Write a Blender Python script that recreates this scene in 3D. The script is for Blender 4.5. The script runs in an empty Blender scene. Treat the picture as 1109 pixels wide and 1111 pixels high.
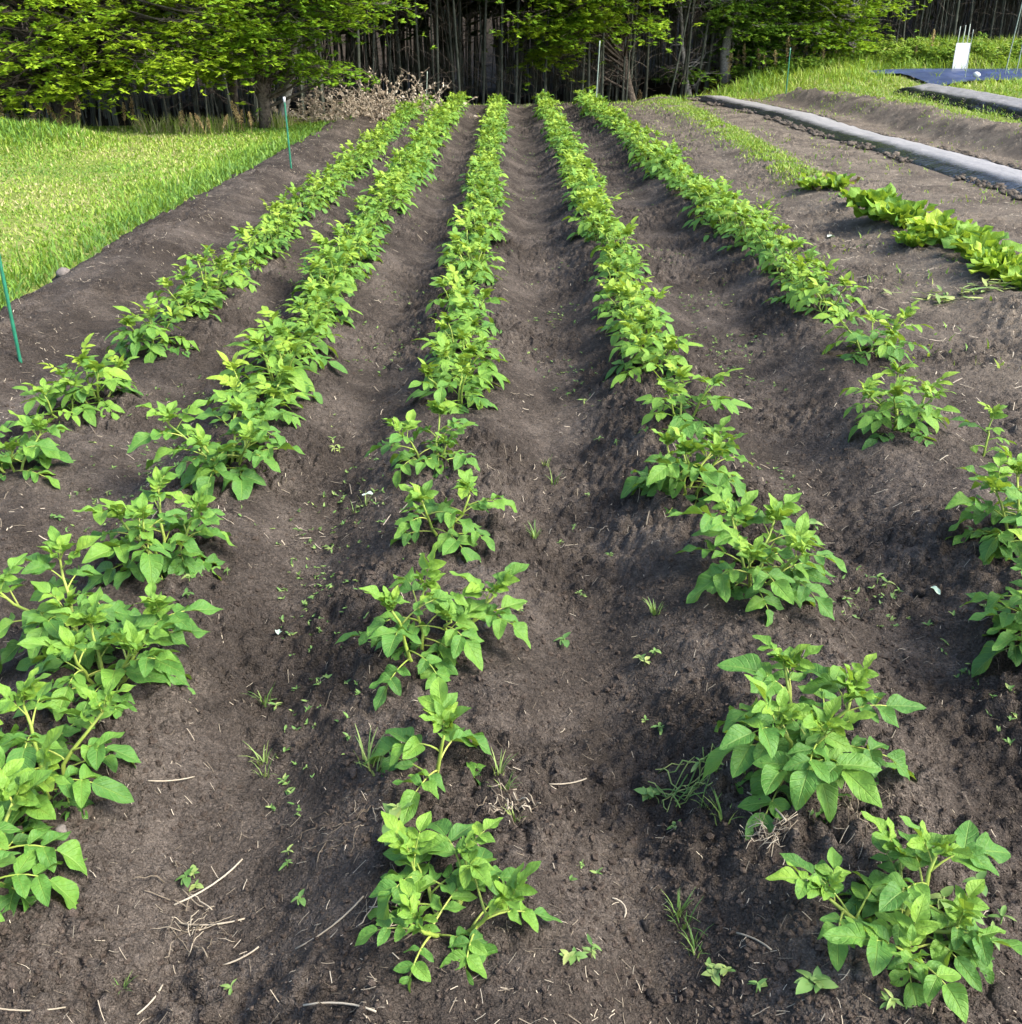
import bpy, math, random
import numpy as np
from mathutils import Matrix, Vector

S = bpy.context.scene
C = S.collection
# ------------------------------------------------------------------ camera, sky, sun, exposure
F_PX, HOR, CAM_H = 1110.0, 22.0, 1.62          # photo pixels: focal length, horizon row; camera height in metres
PITCH = math.atan((555.5 - HOR) / F_PX)
cam = bpy.data.cameras.new('camera')
cam.sensor_fit = 'HORIZONTAL'; cam.sensor_width = 36.0; cam.lens = 36.0 * F_PX / 1109.0
cam.clip_start = 0.05; cam.clip_end = 600
camo = bpy.data.objects.new('camera', cam); C.objects.link(camo)
camo.location = (0, 0, CAM_H); camo.rotation_euler = (math.pi / 2 - PITCH, 0, 0)
S.camera = camo

SUN_EL, SUN_AZ = math.radians(46), math.radians(112)    # azimuth clockwise from +Y: the sun stands to the right
w = bpy.data.worlds.new('World'); S.world = w; w.use_nodes = True
nt = w.node_tree; bg = nt.nodes['Background']
sky = nt.nodes.new('ShaderNodeTexSky'); sky.sky_type = 'NISHITA'; sky.sun_disc = False
sky.sun_elevation = SUN_EL; sky.sun_rotation = SUN_AZ
sky.dust_density = 3.0; sky.air_density = 1.0; sky.ozone_density = 1.0
nt.links.new(sky.outputs[0], bg.inputs[0]); bg.inputs[1].default_value = 0.15
sl = bpy.data.lights.new('sun', 'SUN'); sl.energy = 2.0; sl.angle = math.radians(22); sl.color = (1, 0.93, 0.82)
so = bpy.data.objects.new('sun', sl); C.objects.link(so)
sd = Vector((math.sin(SUN_AZ) * math.cos(SUN_EL), math.cos(SUN_AZ) * math.cos(SUN_EL), math.sin(SUN_EL)))
so.rotation_euler = sd.to_track_quat('Z', 'Y').to_euler()
so.location = (20, -10, 30)
S.view_settings.view_transform = 'Standard'; S.view_settings.look = 'None'
S.view_settings.gamma = 1; S.view_settings.exposure = 2.05; S.view_settings.use_curve_mapping = False
S.cycles.max_bounces = 6; S.cycles.transparent_max_bounces = 6

# ------------------------------------------------------------------ helpers
rs = np.random.RandomState(7)
def ray(px, py):
    u = (px - 554.5) / F_PX; v = -(py - 555.5) / F_PX
    return u, math.cos(PITCH) + v * math.sin(PITCH), -math.sin(PITCH) + v * math.cos(PITCH)
def at(px, py, z=0.0):
    dx, dy, dz = ray(px, py); t = (z - CAM_H) / dz
    return dx * t, dy * t
def atY(px, py, Y):
    dx, dy, dz = ray(px, py); t = Y / dy
    return np.array([dx * t, Y, CAM_H + dz * t])

def ss(x, a, b):
    t = np.clip((np.asarray(x, float) - a) / (b - a), 0, 1)
    return t * t * (3 - 2 * t)
def _h(ix, iy, s):
    n = (ix.astype(np.int64) * 374761393 + iy.astype(np.int64) * 668265263 + s * 974711) & 0xffffffff
    n = ((n ^ (n >> 13)) * 1274126177) & 0xffffffff
    return ((n ^ (n >> 16)) & 0xffff) / 65535.0
def vn(x, y, s=0):
    x = np.asarray(x, float); y = np.asarray(y, float)
    ix = np.floor(x); iy = np.floor(y); fx = x - ix; fy = y - iy
    fx = fx * fx * (3 - 2 * fx); fy = fy * fy * (3 - 2 * fy)
    a = _h(ix, iy, s); b = _h(ix + 1, iy, s); c = _h(ix, iy + 1, s); d = _h(ix + 1, iy + 1, s)
    return (a * (1 - fx) + b * fx) * (1 - fy) + (c * (1 - fx) + d * fx) * fy * 1.0
def fbm(x, y, s=0, o=4):
    r = 0; a = 1; t = 0
    for i in range(o):
        ca, sa = math.cos(i * 1.3), math.sin(i * 1.3)
        r = r + a * vn((x * ca - y * sa) * 2 ** i, (x * sa + y * ca) * 2 ** i, s + i * 17); t += a; a *= 0.5
    return r / t

def mesh_np(name, v, f, mat=None, leaf=None, smooth=True):
    """v (N,3); f list/array of equal-length faces, or a list of such arrays; leaf (N,3) = across, along, tint"""
    me = bpy.data.meshes.new(name)
    v = np.asarray(v, np.float32)
    fl = [np.asarray(q, np.int32) for q in (f if isinstance(f, list) and len(f) and isinstance(f[0], np.ndarray) else [f])]
    fl = [q for q in fl if q.size]
    loops = np.concatenate([q.ravel() for q in fl])
    tot = np.concatenate([np.full(len(q), q.shape[1], np.int32) for q in fl])
    me.vertices.add(len(v)); me.vertices.foreach_set('co', v.ravel())
    me.loops.add(len(loops)); me.loops.foreach_set('vertex_index', loops)
    me.polygons.add(len(tot))
    st = np.concatenate([[0], np.cumsum(tot)[:-1]]).astype(np.int32)
    me.polygons.foreach_set('loop_start', st)
    me.update(calc_edges=True)
    me.polygons.foreach_set('use_smooth', np.full(len(tot), smooth, bool))
    if leaf is not None:
        a = me.attributes.new('leaf', 'FLOAT_VECTOR', 'POINT'); a.data.foreach_set('vector', np.asarray(leaf, np.float32).ravel())
    if mat: me.materials.append(mat)
    me.validate()
    return me
class MB:
    """gathers pieces of ONE thing or part into a mesh"""
    def __init__(s): s.v = []; s.f = {3: [], 4: []}; s.l = []; s.n = 0
    def add(s, v, f, leaf=None):
        v = np.asarray(v, float)
        if leaf is None: leaf = np.tile([0.5, 0.5, 0.5], (len(v), 1))
        elif np.ndim(leaf) == 0: leaf = np.tile([0.5, 0.5, float(leaf)], (len(v), 1))
        s.v.append(v); s.l.append(leaf)
        for q in (f if isinstance(f, list) and isinstance(f[0], np.ndarray) else [np.asarray(f)]):
            if len(q): s.f[q.shape[1]].append(np.asarray(q) + s.n)
        s.n += len(v)
    def mesh(s, name, mat, smooth=True):
        return mesh_np(name, np.concatenate(s.v), [np.concatenate(q) for q in s.f.values() if q], mat, np.concatenate(s.l), smooth)
def obj(name, me, parent=None, mtx=None, loc=None, rz=None):
    o = bpy.data.objects.new(name, me); C.objects.link(o)
    if parent: o.parent = parent
    if mtx is not None: o.matrix_basis = mtx
    if loc is not None: o.location = loc
    if rz is not None: o.rotation_euler = (0, 0, rz)
    return o
def tag(o, label=None, cat=None, group=None, kind=None):
    if label: o['label'] = label
    if cat: o['category'] = cat
    if group: o['group'] = group
    if kind: o['kind'] = kind
    return o
def copy_tree(o, parent=None):
    c = o.copy(); C.objects.link(c); c.parent = parent
    for ch in o.children: copy_tree(ch, c)
    return c
def nrm(v):
    v = np.asarray(v, float); return v / (np.linalg.norm(v) + 1e-9)
def tube(pts, rad, n=6, cap=True):
    pts = np.asarray(pts, float); rad = np.broadcast_to(np.asarray(rad, float), (len(pts),))
    T = np.gradient(pts, axis=0); T /= (np.linalg.norm(T, axis=1)[:, None] + 1e-9)
    ref = np.array([0, 0, 1.0]) if abs(T[0][2]) < 0.9 else np.array([1.0, 0, 0])
    vs = []
    for p, t, r in zip(pts, T, rad):
        a = nrm(np.cross(t, ref)); b = np.cross(t, a); ref = -np.cross(t, a) if False else ref
        ang = np.arange(n) * 2 * math.pi / n
        vs.append(p + r * (np.cos(ang)[:, None] * a + np.sin(ang)[:, None] * b))
    v = np.concatenate(vs); f = []
    for i in range(len(pts) - 1):
        for k in range(n):
            f.append([i * n + k, i * n + (k + 1) % n, (i + 1) * n + (k + 1) % n, (i + 1) * n + k])
    fs = [np.array(f)]
    if cap:
        v = np.concatenate([v, pts[-1:] , pts[:1]]); e = len(v); b = (len(pts) - 1) * n
        fs.append(np.array([[b + k, b + (k + 1) % n, e - 2] for k in range(n)] + [[(k + 1) % n, k, e - 1] for k in range(n)]))
    return v, fs
_t = (1 + 5 ** .5) / 2
ICO_V = np.array([(-1, _t, 0), (1, _t, 0), (-1, -_t, 0), (1, -_t, 0), (0, -1, _t), (0, 1, _t), (0, -1, -_t), (0, 1, -_t), (_t, 0, -1), (_t, 0, 1), (-_t, 0, -1), (-_t, 0, 1)]) / math.sqrt(1 + _t * _t)
ICO_F = np.array([(0, 11, 5), (0, 5, 1), (0, 1, 7), (0, 7, 10), (0, 10, 11), (1, 5, 9), (5, 11, 4), (11, 10, 2), (10, 7, 6), (7, 1, 8), (3, 9, 4), (3, 4, 2), (3, 2, 6), (3, 6, 8), (3, 8, 9), (4, 9, 5), (2, 4, 11), (6, 2, 10), (8, 6, 7), (9, 8, 1)])
OCT_V = np.array([(1, 0, 0), (0, 1, 0), (-1, 0, 0), (0, -1, 0), (0, 0, 1), (0, 0, -1.0)])
OCT_F = np.array([(0, 1, 4), (1, 2, 4), (2, 3, 4), (3, 0, 4), (1, 0, 5), (2, 1, 5), (3, 2, 5), (0, 3, 5)])

# ------------------------------------------------------------------ materials
def new_mat(name):
    m = bpy.data.materials.new(name); m.use_nodes = True
    n = m.node_tree.nodes; n.clear(); return m, n, m.node_tree.links
def N(n, t, **k):
    o = n.new(t)
    for a, b in k.items(): setattr(o, a, b)
    return o
def mth(n, l, op, a, b=None, c=None):
    o = n.new('ShaderNodeMath'); o.operation = op
    for i, x in enumerate((a, b, c)):
        if x is None: continue
        if isinstance(x, (int, float)): o.inputs[i].default_value = x
        else: l.new(x, o.inputs[i])
    return o.outputs[0]
def ramp(n, l, fac, stops):
    r = n.new('ShaderNodeValToRGB'); e = r.color_ramp.elements
    while len(e) < len(stops): e.new(0.5)
    for q, (p, c) in zip(e, stops): q.position = p; q.color = (*c, 1)
    l.new(fac, r.inputs[0]); return r.outputs[0]
def noise(n, l, scale, detail=4, rough=0.55, vec=None, dist=0):
    t = n.new('ShaderNodeTexNoise'); t.inputs['Scale'].default_value = scale; t.inputs['Detail'].default_value = detail
    t.inputs['Roughness'].default_value = rough; t.inputs['Distortion'].default_value = dist
    if vec is None:
        g = n.new('ShaderNodeNewGeometry'); vec = g.outputs['Position']
    l.new(vec, t.inputs['Vector']); return t.outputs['Fac']
def bump(n, l, h, strength=0.4, dist=0.01, prev=None):
    b = n.new('ShaderNodeBump'); b.inputs['Strength'].default_value = strength; b.inputs['Distance'].default_value = dist
    l.new(h, b.inputs['Height'])
    if prev is not None: l.new(prev, b.inputs['Normal'])
    return b.outputs[0]
def mixc(n, l, fac, a, b, mode='MIX'):
    o = n.new('ShaderNodeMix'); o.data_type = 'RGBA'; o.blend_type = mode
    for i, x in ((0, fac), (6, a), (7, b)):
        if isinstance(x, (int, float)): o.inputs[i].default_value = x
        elif isinstance(x, tuple): o.inputs[i].default_value = (*x, 1)
        else: l.new(x, o.inputs[i])
    return o.outputs[2]

def leaf_mat(name, stops, trans=0.3, tcol=(0.32, 0.42, 0.02), rough=0.55, spec=0.26, vein=True, rnd=0.45, rot=0.0):
    m, n, l = new_mat(name)
    a = N(n, 'ShaderNodeAttribute', attribute_name='leaf'); sx = N(n, 'ShaderNodeSeparateXYZ'); l.new(a.outputs['Vector'], sx.inputs[0])
    oi = N(n, 'ShaderNodeObjectInfo')
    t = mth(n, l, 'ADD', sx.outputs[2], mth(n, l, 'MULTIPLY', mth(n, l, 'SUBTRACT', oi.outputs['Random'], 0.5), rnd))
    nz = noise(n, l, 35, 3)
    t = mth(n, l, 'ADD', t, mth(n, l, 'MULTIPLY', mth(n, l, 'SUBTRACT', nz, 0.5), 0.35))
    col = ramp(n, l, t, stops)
    p = N(n, 'ShaderNodeBsdfPrincipled'); p.inputs['Roughness'].default_value = rough; p.inputs['Specular IOR Level'].default_value = spec
    tr = N(n, 'ShaderNodeBsdfTranslucent')
    if vein:
        ax = mth(n, l, 'ABSOLUTE', sx.outputs[0])
        mid = mth(n, l, 'SUBTRACT', 1.0, mth(n, l, 'MULTIPLY', ax, 11.0)); mid = mth(n, l, 'MAXIMUM', mid, 0.0)
        w_ = mth(n, l, 'SINE', mth(n, l, 'MULTIPLY', mth(n, l, 'SUBTRACT', mth(n, l, 'MULTIPLY', sx.outputs[1], 6.0), mth(n, l, 'MULTIPLY', ax, 1.7)), 6.283))
        sv = mth(n, l, 'POWER', mth(n, l, 'MAXIMUM', w_, 0.0), 8.0)
        v = mth(n, l, 'MAXIMUM', mid, mth(n, l, 'MULTIPLY', sv, 0.45))
        col = mixc(n, l, mth(n, l, 'MULTIPLY', v, 0.45), col, (0.22, 0.33, 0.07))
        q = mth(n, l, 'ADD', mth(n, l, 'MULTIPLY', v, -1.0), mth(n, l, 'MULTIPLY', noise(n, l, 95, 3), 1.6))
        b = bump(n, l, q, 0.5, 0.005); l.new(b, p.inputs['Normal']); l.new(b, tr.inputs['Normal'])
    l.new(col, p.inputs['Base Color'])
    tc = mixc(n, l, 0.5, col, tcol); l.new(tc, tr.inputs[0])
    mx = N(n, 'ShaderNodeMixShader'); mx.inputs[0].default_value = trans
    l.new(p.outputs[0], mx.inputs[1]); l.new(tr.outputs[0], mx.inputs[2])
    o = N(n, 'ShaderNodeOutputMaterial'); l.new(mx.outputs[0], o.inputs[0])
    return m
def plain(name, c1, c2, scale=20, rough=0.7, spec=0.3, bs=0.3, bd=0.005, rnd=0.0, metallic=0.0):
    m, n, l = new_mat(name)
    col = ramp(n, l, noise(n, l, scale, 5, 0.6), [(0.3, c1), (0.7, c2)])
    if rnd:
        oi = N(n, 'ShaderNodeObjectInfo'); hs = N(n, 'ShaderNodeHueSaturation')
        l.new(mth(n, l, 'ADD', 1 - rnd / 2, mth(n, l, 'MULTIPLY', oi.outputs['Random'], rnd)), hs.inputs['Value']); l.new(col, hs.inputs['Color']); col = hs.outputs[0]
    p = N(n, 'ShaderNodeBsdfPrincipled'); l.new(col, p.inputs['Base Color'])
    p.inputs['Roughness'].default_value = rough; p.inputs['Specular IOR Level'].default_value = spec; p.inputs['Metallic'].default_value = metallic
    if bs: l.new(bump(n, l, noise(n, l, scale * 3, 4), bs, bd), p.inputs['Normal'])
    o = N(n, 'ShaderNodeOutputMaterial'); l.new(p.outputs[0], o.inputs[0]); return m

def soil_mat():
    m, n, l = new_mat('soil')
    big = noise(n, l, 1.9, 4); med = noise(n, l, 9, 5, 0.65); fin = noise(n, l, 60, 5, 0.7); grit = noise(n, l, 330, 3, 0.7)
    t = mth(n, l, 'ADD', mth(n, l, 'MULTIPLY', big, 0.45), mth(n, l, 'ADD', mth(n, l, 'MULTIPLY', med, 0.3), mth(n, l, 'MULTIPLY', fin, 0.25)))
    col = ramp(n, l, t, [(0.34, (0.025, 0.0210, 0.0178)), (0.48, (0.050, 0.0420, 0.0355)), (0.62, (0.110, 0.094, 0.080))])
    g = ramp(n, l, grit, [(0.33, (0.62, 0.62, 0.62)), (0.52, (1.0, 1.0, 1.0)), (0.66, (1.45, 1.43, 1.4)), (0.74, (2.6, 2.5, 2.35))])
    col = mixc(n, l, 0.9, col, g, 'MULTIPLY'); cl = ramp(n, l, noise(n, l, 150, 4, .75), [(0.36, (0.68, 0.68, 0.68)), (0.6, (1.25, 1.24, 1.22))]); col = mixc(n, l, 0.8, col, cl, 'MULTIPLY')
    gp = N(n, 'ShaderNodeNewGeometry'); sp = N(n, 'ShaderNodeSeparateXYZ'); l.new(gp.outputs['Position'], sp.inputs[0])
    mr = N(n, 'ShaderNodeMapRange'); l.new(sp.outputs[0], mr.inputs[0]); mr.inputs[1].default_value = 1.9; mr.inputs[2].default_value = 2.8      # the untilled strip: drier, paler earth
    dry = mth(n, l, 'MULTIPLY', mr.outputs[0], ramp(n, l, noise(n, l, 2.2, 5, .65), [(.35, (.25, .25, .25)), (.65, (.95, .95, .95))]))
    col = mixc(n, l, dry, col, mixc(n, l, fin, (.085, .070, .055), (.24, .205, .16)))
    p = N(n, 'ShaderNodeBsdfPrincipled'); l.new(col, p.inputs['Base Color']); p.inputs['Roughness'].default_value = 0.95; p.inputs['Specular IOR Level'].default_value = 0.12
    g0 = N(n, 'ShaderNodeNewGeometry'); va = N(n, 'ShaderNodeVectorMath', operation='MULTIPLY_ADD'); nz = N(n, 'ShaderNodeTexNoise'); nz.inputs['Scale'].default_value = 45
    l.new(g0.outputs['Position'], nz.inputs['Vector']); l.new(nz.outputs['Color'], va.inputs[0]); va.inputs[1].default_value = (.03, .03, .03); l.new(g0.outputs['Position'], va.inputs[2])
    hs = []
    for sc in (70, 160):
        vo = N(n, 'ShaderNodeTexVoronoi'); vo.inputs['Scale'].default_value = sc; vo.inputs['Randomness'].default_value = 1; l.new(va.outputs[0], vo.inputs['Vector']); hs.append(mth(n, l, 'SUBTRACT', 1.0, vo.outputs['Distance']))
    b = bump(n, l, fin, 0.9, 0.02); b = bump(n, l, hs[0], 1.0, 0.012, b); b = bump(n, l, hs[1], 1.0, 0.006, b); b = bump(n, l, grit, 0.7, 0.003, b); l.new(b, p.inputs['Normal'])
    o = N(n, 'ShaderNodeOutputMaterial'); l.new(p.outputs[0], o.inputs[0]); return m
def ground_mat():
    m, n, l = new_mat('meadow_ground')
    a = noise(n, l, 0.7, 4); b_ = noise(n, l, 9, 5, 0.65)
    t = mth(n, l, 'ADD', mth(n, l, 'MULTIPLY', a, 0.5), mth(n, l, 'MULTIPLY', b_, 0.5))
    col = ramp(n, l, t, [(0.32, (0.08, 0.125, 0.022)), (0.5, (0.14, 0.175, 0.04)), (0.66, (0.24, 0.22, 0.10))])
    g = N(n, 'ShaderNodeNewGeometry'); sx = N(n, 'ShaderNodeSeparateXYZ'); l.new(g.outputs['Position'], sx.inputs[0])
    fl = N(n, 'ShaderNodeAttribute', attribute_name='leaf'); fs = N(n, 'ShaderNodeSeparateXYZ'); l.new(fl.outputs['Vector'], fs.inputs[0])
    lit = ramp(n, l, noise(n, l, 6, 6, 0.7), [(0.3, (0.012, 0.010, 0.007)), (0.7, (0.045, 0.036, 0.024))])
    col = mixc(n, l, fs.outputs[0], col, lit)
    p = N(n, 'ShaderNodeBsdfPrincipled'); l.new(col, p.inputs['Base Color']); p.inputs['Roughness'].default_value = 0.95; p.inputs['Specular IOR Level'].default_value = 0.1
    l.new(bump(n, l, noise(n, l, 40, 5, 0.7), 0.8, 0.03), p.inputs['Normal'])
    o = N(n, 'ShaderNodeOutputMaterial'); l.new(p.outputs[0], o.inputs[0]); return m
def film_mat():
    m, n, l = new_mat('mulch_film')
    at_ = N(n, 'ShaderNodeAttribute', attribute_name='leaf'); sx = N(n, 'ShaderNodeSeparateXYZ'); l.new(at_.outputs['Vector'], sx.inputs[0])
    d = mth(n, l, 'ADD', sx.outputs[2], mth(n, l, 'MULTIPLY', mth(n, l, 'SUBTRACT', noise(n, l, 6, 6, 0.65), 0.5), 1.1))
    d = N(n, 'ShaderNodeClamp'); l.new(mth(n, l, 'ADD', sx.outputs[2], mth(n, l, 'MULTIPLY', mth(n, l, 'SUBTRACT', noise(n, l, 5, 6, 0.65), 0.5), 0.9)), d.inputs[0])
    col = mixc(n, l, d.outputs[0], (0.014, 0.015, 0.020), (0.175, 0.172, 0.168))
    p = N(n, 'ShaderNodeBsdfPrincipled'); l.new(col, p.inputs['Base Color']); p.inputs['Specular IOR Level'].default_value = 0.6
    l.new(mth(n, l, 'ADD', 0.16, mth(n, l, 'MULTIPLY', d.outputs[0], 0.40)), p.inputs['Roughness'])
    l.new(bump(n, l, noise(n, l, 14, 4), 0.5, 0.03), p.inputs['Normal'])
    o = N(n, 'ShaderNodeOutputMaterial'); l.new(p.outputs[0], o.inputs[0]); return m

M = {}
M['soil'] = soil_mat(); M['ground'] = ground_mat(); M['film'] = film_mat()
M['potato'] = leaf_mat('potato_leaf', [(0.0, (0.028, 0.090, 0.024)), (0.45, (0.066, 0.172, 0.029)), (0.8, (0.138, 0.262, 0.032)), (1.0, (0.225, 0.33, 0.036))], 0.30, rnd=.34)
M['stem'] = leaf_mat('potato_stem', [(0.0, (0.10, 0.16, 0.03)), (0.6, (0.21, 0.29, 0.05)), (1.0, (0.30, 0.34, 0.08))], 0.12, vein=False)
M['greens'] = leaf_mat('salad_leaf', [(0.0, (0.045, 0.13, 0.018)), (0.5, (0.14, 0.265, 0.022)), (1.0, (0.28, 0.38, 0.032))], 0.32)
M['purple'] = leaf_mat('purple_leaf', [(0.0, (0.05, 0.03, 0.025)), (0.5, (0.11, 0.06, 0.035)), (1.0, (0.2, 0.2, 0.05))], 0.2)
M['tree'] = leaf_mat('tree_leaf', [(0.0, (0.055, 0.135, 0.012)), (0.5, (0.135, 0.26, 0.015)), (1.0, (0.27, 0.39, 0.022))], 0.38, (0.32, 0.42, 0.02), vein=False)
M['tree2'] = leaf_mat('dark_tree_leaf', [(0.0, (0.030, 0.085, 0.014)), (0.5, (0.07, 0.165, 0.018)), (1.0, (0.15, 0.28, 0.026))], 0.3, vein=False)
M['grass'] = leaf_mat('grass_blade', [(0.0, (0.055, 0.13, 0.028)), (0.42, (0.118, 0.225, 0.022)), (0.7, (0.215, 0.30, 0.038)), (1.0, (0.36, 0.32, 0.17))], 0.3, vein=False, rnd=0)
M['weed'] = leaf_mat('weed_leaf', [(0.0, (0.05, 0.12, 0.03)), (0.5, (0.11, 0.20, 0.05)), (1.0, (0.26, 0.30, 0.10))], 0.2, vein=False)
M['bambooleaf'] = leaf_mat('bamboo_leaf', [(0.0, (0.02, 0.055, 0.012)), (1.0, (0.06, 0.11, 0.02))], 0.2, vein=False)
M['straw'] = leaf_mat('straw', [(0.0, (0.07, 0.055, 0.038)), (0.5, (0.15, 0.125, 0.09)), (1.0, (0.33, 0.29, 0.22))], 0.1, (0.4, 0.3, 0.2), vein=False, rough=0.7)
M['dry'] = leaf_mat('dry_leaf', [(0.0, (0.13, 0.10, 0.07)), (0.5, (0.26, 0.215, 0.155)), (1.0, (0.45, 0.40, 0.32))], 0.2, (0.5, 0.4, 0.3), vein=False, rough=0.8)
M['dock'] = leaf_mat('dock_seed', [(0.0, (0.17, 0.11, 0.05)), (0.5, (0.32, 0.23, 0.10)), (1.0, (0.44, 0.37, 0.17))], 0.1, (0.4, 0.3, 0.1), vein=False, rough=0.8)
M['bark'] = plain('bark', (0.035, 0.028, 0.022), (0.15, 0.125, 0.10), 22, 0.9, 0.15, 0.8, 0.02)
M['greybark'] = plain('pale_bark', (0.13, 0.12, 0.105), (0.36, 0.34, 0.31), 25, 0.9, 0.15, 0.6, 0.01)
M['culm'] = plain('bamboo_culm', (0.030, 0.038, 0.028), (0.085, 0.092, 0.072), 6, 0.5, 0.35, 0.1, 0.003, rnd=0.9)
M['stake'] = plain('green_stake', (0.008, 0.10, 0.055), (0.015, 0.15, 0.085), 30, 0.4, 0.5, 0.1)
M['palestake'] = plain('pale_stake', (0.12, 0.17, 0.14), (0.22, 0.26, 0.22), 30, 0.4, 0.5, 0.1)
M['white'] = plain('white_plastic', (0.40, 0.42, 0.44), (0.52, 0.54, 0.55), 8, 0.5, 0.4, 0.1)
M['tarp'] = plain('blue_tarp', (0.016, 0.026, 0.070), (0.036, 0.055, 0.125), 2.5, 0.38, 0.5, 0.4, 0.02)
M['clod'] = plain('clod', (0.026, 0.0205, 0.017), (0.082, 0.066, 0.054), 95, 0.97, 0.05, 1.0, 0.010, rnd=0.5)
M['stone'] = plain('stone', (0.085, 0.075, 0.068), (0.17, 0.15, 0.135), 60, 0.9, 0.2, 0.6, 0.004, rnd=0.5)
M['scrap'] = leaf_mat('wilted_leaf', [(0.0, (0.22, 0.33, 0.25)), (1.0, (0.52, 0.62, 0.54))], 0.15)

# ------------------------------------------------------------------ terrain
ROWS = {1: ([0, 4, 8, 14, 22], [-1.83, -1.80, -1.76, -1.73, -1.68]),
        2: ([0, 1.5, 2.5, 4, 7, 12, 22], [-1.02, -1.02, -1.05, -1.04, -1.08, -1.10, -1.00]),
        3: ([0, 1.36, 1.8, 2.4, 4, 22], [-0.09, -0.11, -0.17, -0.21, -0.245, -0.25]),
        4: ([0, 1.35, 3, 8, 14, 22], [0.67, 0.67, 0.66, 0.68, 0.67, 0.58]),
        5: ([0, 2.6, 4, 6, 9, 15, 22], [1.50, 1.53, 1.60, 1.73, 1.70, 1.60, 1.40])}
def rowx(r, y): return np.interp(y, *ROWS[r])
ROW_END = 21.6
def lawn_edge(y): return np.interp(y, [0, 6, 8, 11, 16.5, 23], [-3.05, -3.09, -3.16, -3.25, -3.05, -2.35])
def film_x(y): return np.interp(y, [6, 11, 14, 19.5, 25], [5.55, 5.55, 5.35, 5.10, 4.45])
def base_h(x, y):
    x = np.asarray(x, float); y = np.asarray(y, float)
    h = 0.50 * ss(x + 0.35 * (y - 20), 6.4, 10.2) * ss(y, 11, 20) + 0.50 * ss(y, 25.8, 30) * ss(x, 4.5, 11)
    edge = np.interp(x, [-14, -5, -2.5, 3, 6, 20], [17.5, 18.5, 22.6, 23.5, 28, 33])
    h = h - 0.55 * ss(y, edge, edge + 4)
    h = h + 15 * ss(y, 42, 80)
    h = h + 0.28 * np.exp(-(((x + 7.4) / 1.6) ** 2 + ((y - 15.3) / 1.1) ** 2))          # grassy hump left
    return h + 0.05 * (fbm(x * 0.35, y * 0.35, 5, 2) - 0.5)
def ridges(x, y):
    h = np.zeros(np.shape(x)); wob = 0.05 * (vn(np.asarray(y) * 1.3, np.asarray(x) * 0, 3) - 0.5)
    for r in ROWS:
        d = np.abs(x - rowx(r, y) - wob) + 0.05 * (vn(x * 3, y * 3, 40 + r) - 0.5)
        amp = 0.128 + 0.05 * (vn(np.asarray(y) * 0.9, np.full(np.shape(y), r * 7.1), 9) - 0.5)
        if r == 1: amp = amp * 0.8
        h = np.maximum(h, amp * (1 - ss(d, 0.09, 0.42)))
    h = h * (1 - ss(y, ROW_END - 0.3, ROW_END + 1.0))
    # left bare shoulder, salad ridge, film bed, bare ridge at the right
    h = np.maximum(h, 0.10 * (1 - ss(np.abs(x + 2.75), 0.1, 0.42)))
    h = np.maximum(h, 0.09 * (1 - ss(np.abs(x - 3.2), 0.1, 0.6)))
    h = np.maximum(h, 0.075 * (1 - ss(np.abs(x - film_x(y)), 0.08, 0.55)) * ss(y, 5, 6) * (1 - ss(y, 24.5, 25.5)))
    h = np.maximum(h, 0.26 * ss(x - film_x(y), 1.0, 1.6) * (1 - 0.8 * ss(x - film_x(y), 1.75, 3.0)) * ss(y, 9, 10) * (1 - ss(y, 23, 25)))
    return h
def cells(x, y, s):
    """rounded clods: distance to the nearest jittered cell point, each clod with its own size"""
    ix = np.floor(x); iy = np.floor(y); out = np.zeros(np.shape(x))
    for dx in (-1, 0, 1):
        for dy in (-1, 0, 1):
            cx, cy = ix + dx, iy + dy; r = 0.18 + 0.5 * _h(cx, cy, s + 2) ** 2
            d = np.hypot(x - cx - _h(cx, cy, s), y - cy - _h(cx, cy, s + 1)) / r
            out = np.maximum(out, r * np.sqrt(np.clip(1 - d * d, 0, 1)))
    return out
def lumps(x, y):
    wx = x + 0.012 * (vn(x * 40, y * 40, 71) - .5) + 0.02 * (vn(x * 17, y * 17, 73) - .5); wy = y + 0.012 * (vn(x * 40, y * 40, 72) - .5) + 0.02 * (vn(x * 17, y * 17, 74) - .5)
    s = 0.040 * (fbm(x * 2.6, y * 2.6, 11, 3) - 0.5) + 0.036 * (fbm(x * 8, y * 8, 12, 3) - 0.5)
    rough = 0.35 + 0.9 * ss(fbm(x * 1.7, y * 1.7, 15, 2), .35, .65)
    s = s + rough * (0.042 * cells(wx * 17, wy * 17, 81) + 0.034 * cells(wx * 36, wy * 36, 84) + 0.026 * (fbm(x * 60, y * 60, 14, 2) - .5))
    return s - 0.010
def soil_h(x, y):
    x = np.asarray(x, float); y = np.asarray(y, float)
    r = ridges(x, y); fm = (1 - ss(np.abs(x - film_x(y)), .58, .68)) * ss(y, 6, 7)
    return base_h(x, y) + r + lumps(x, y) * (0.75 + 1.6 * np.minimum(r, 0.2)) * (1 - .92 * fm) + 0.03
def on_ground(px, py, hf=None):
    hf = hf or base_h; d = np.array(ray(px, py)); t = np.linspace(1, 45, 4000); P = np.array([0, 0, CAM_H]) + d * t[:, None]
    k = np.argmax(P[:, 2] < hf(P[:, 0], P[:, 1])); return P[k]
def gz(x, y): return float(soil_h(np.array([x]), np.array([y]))[0])

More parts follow.
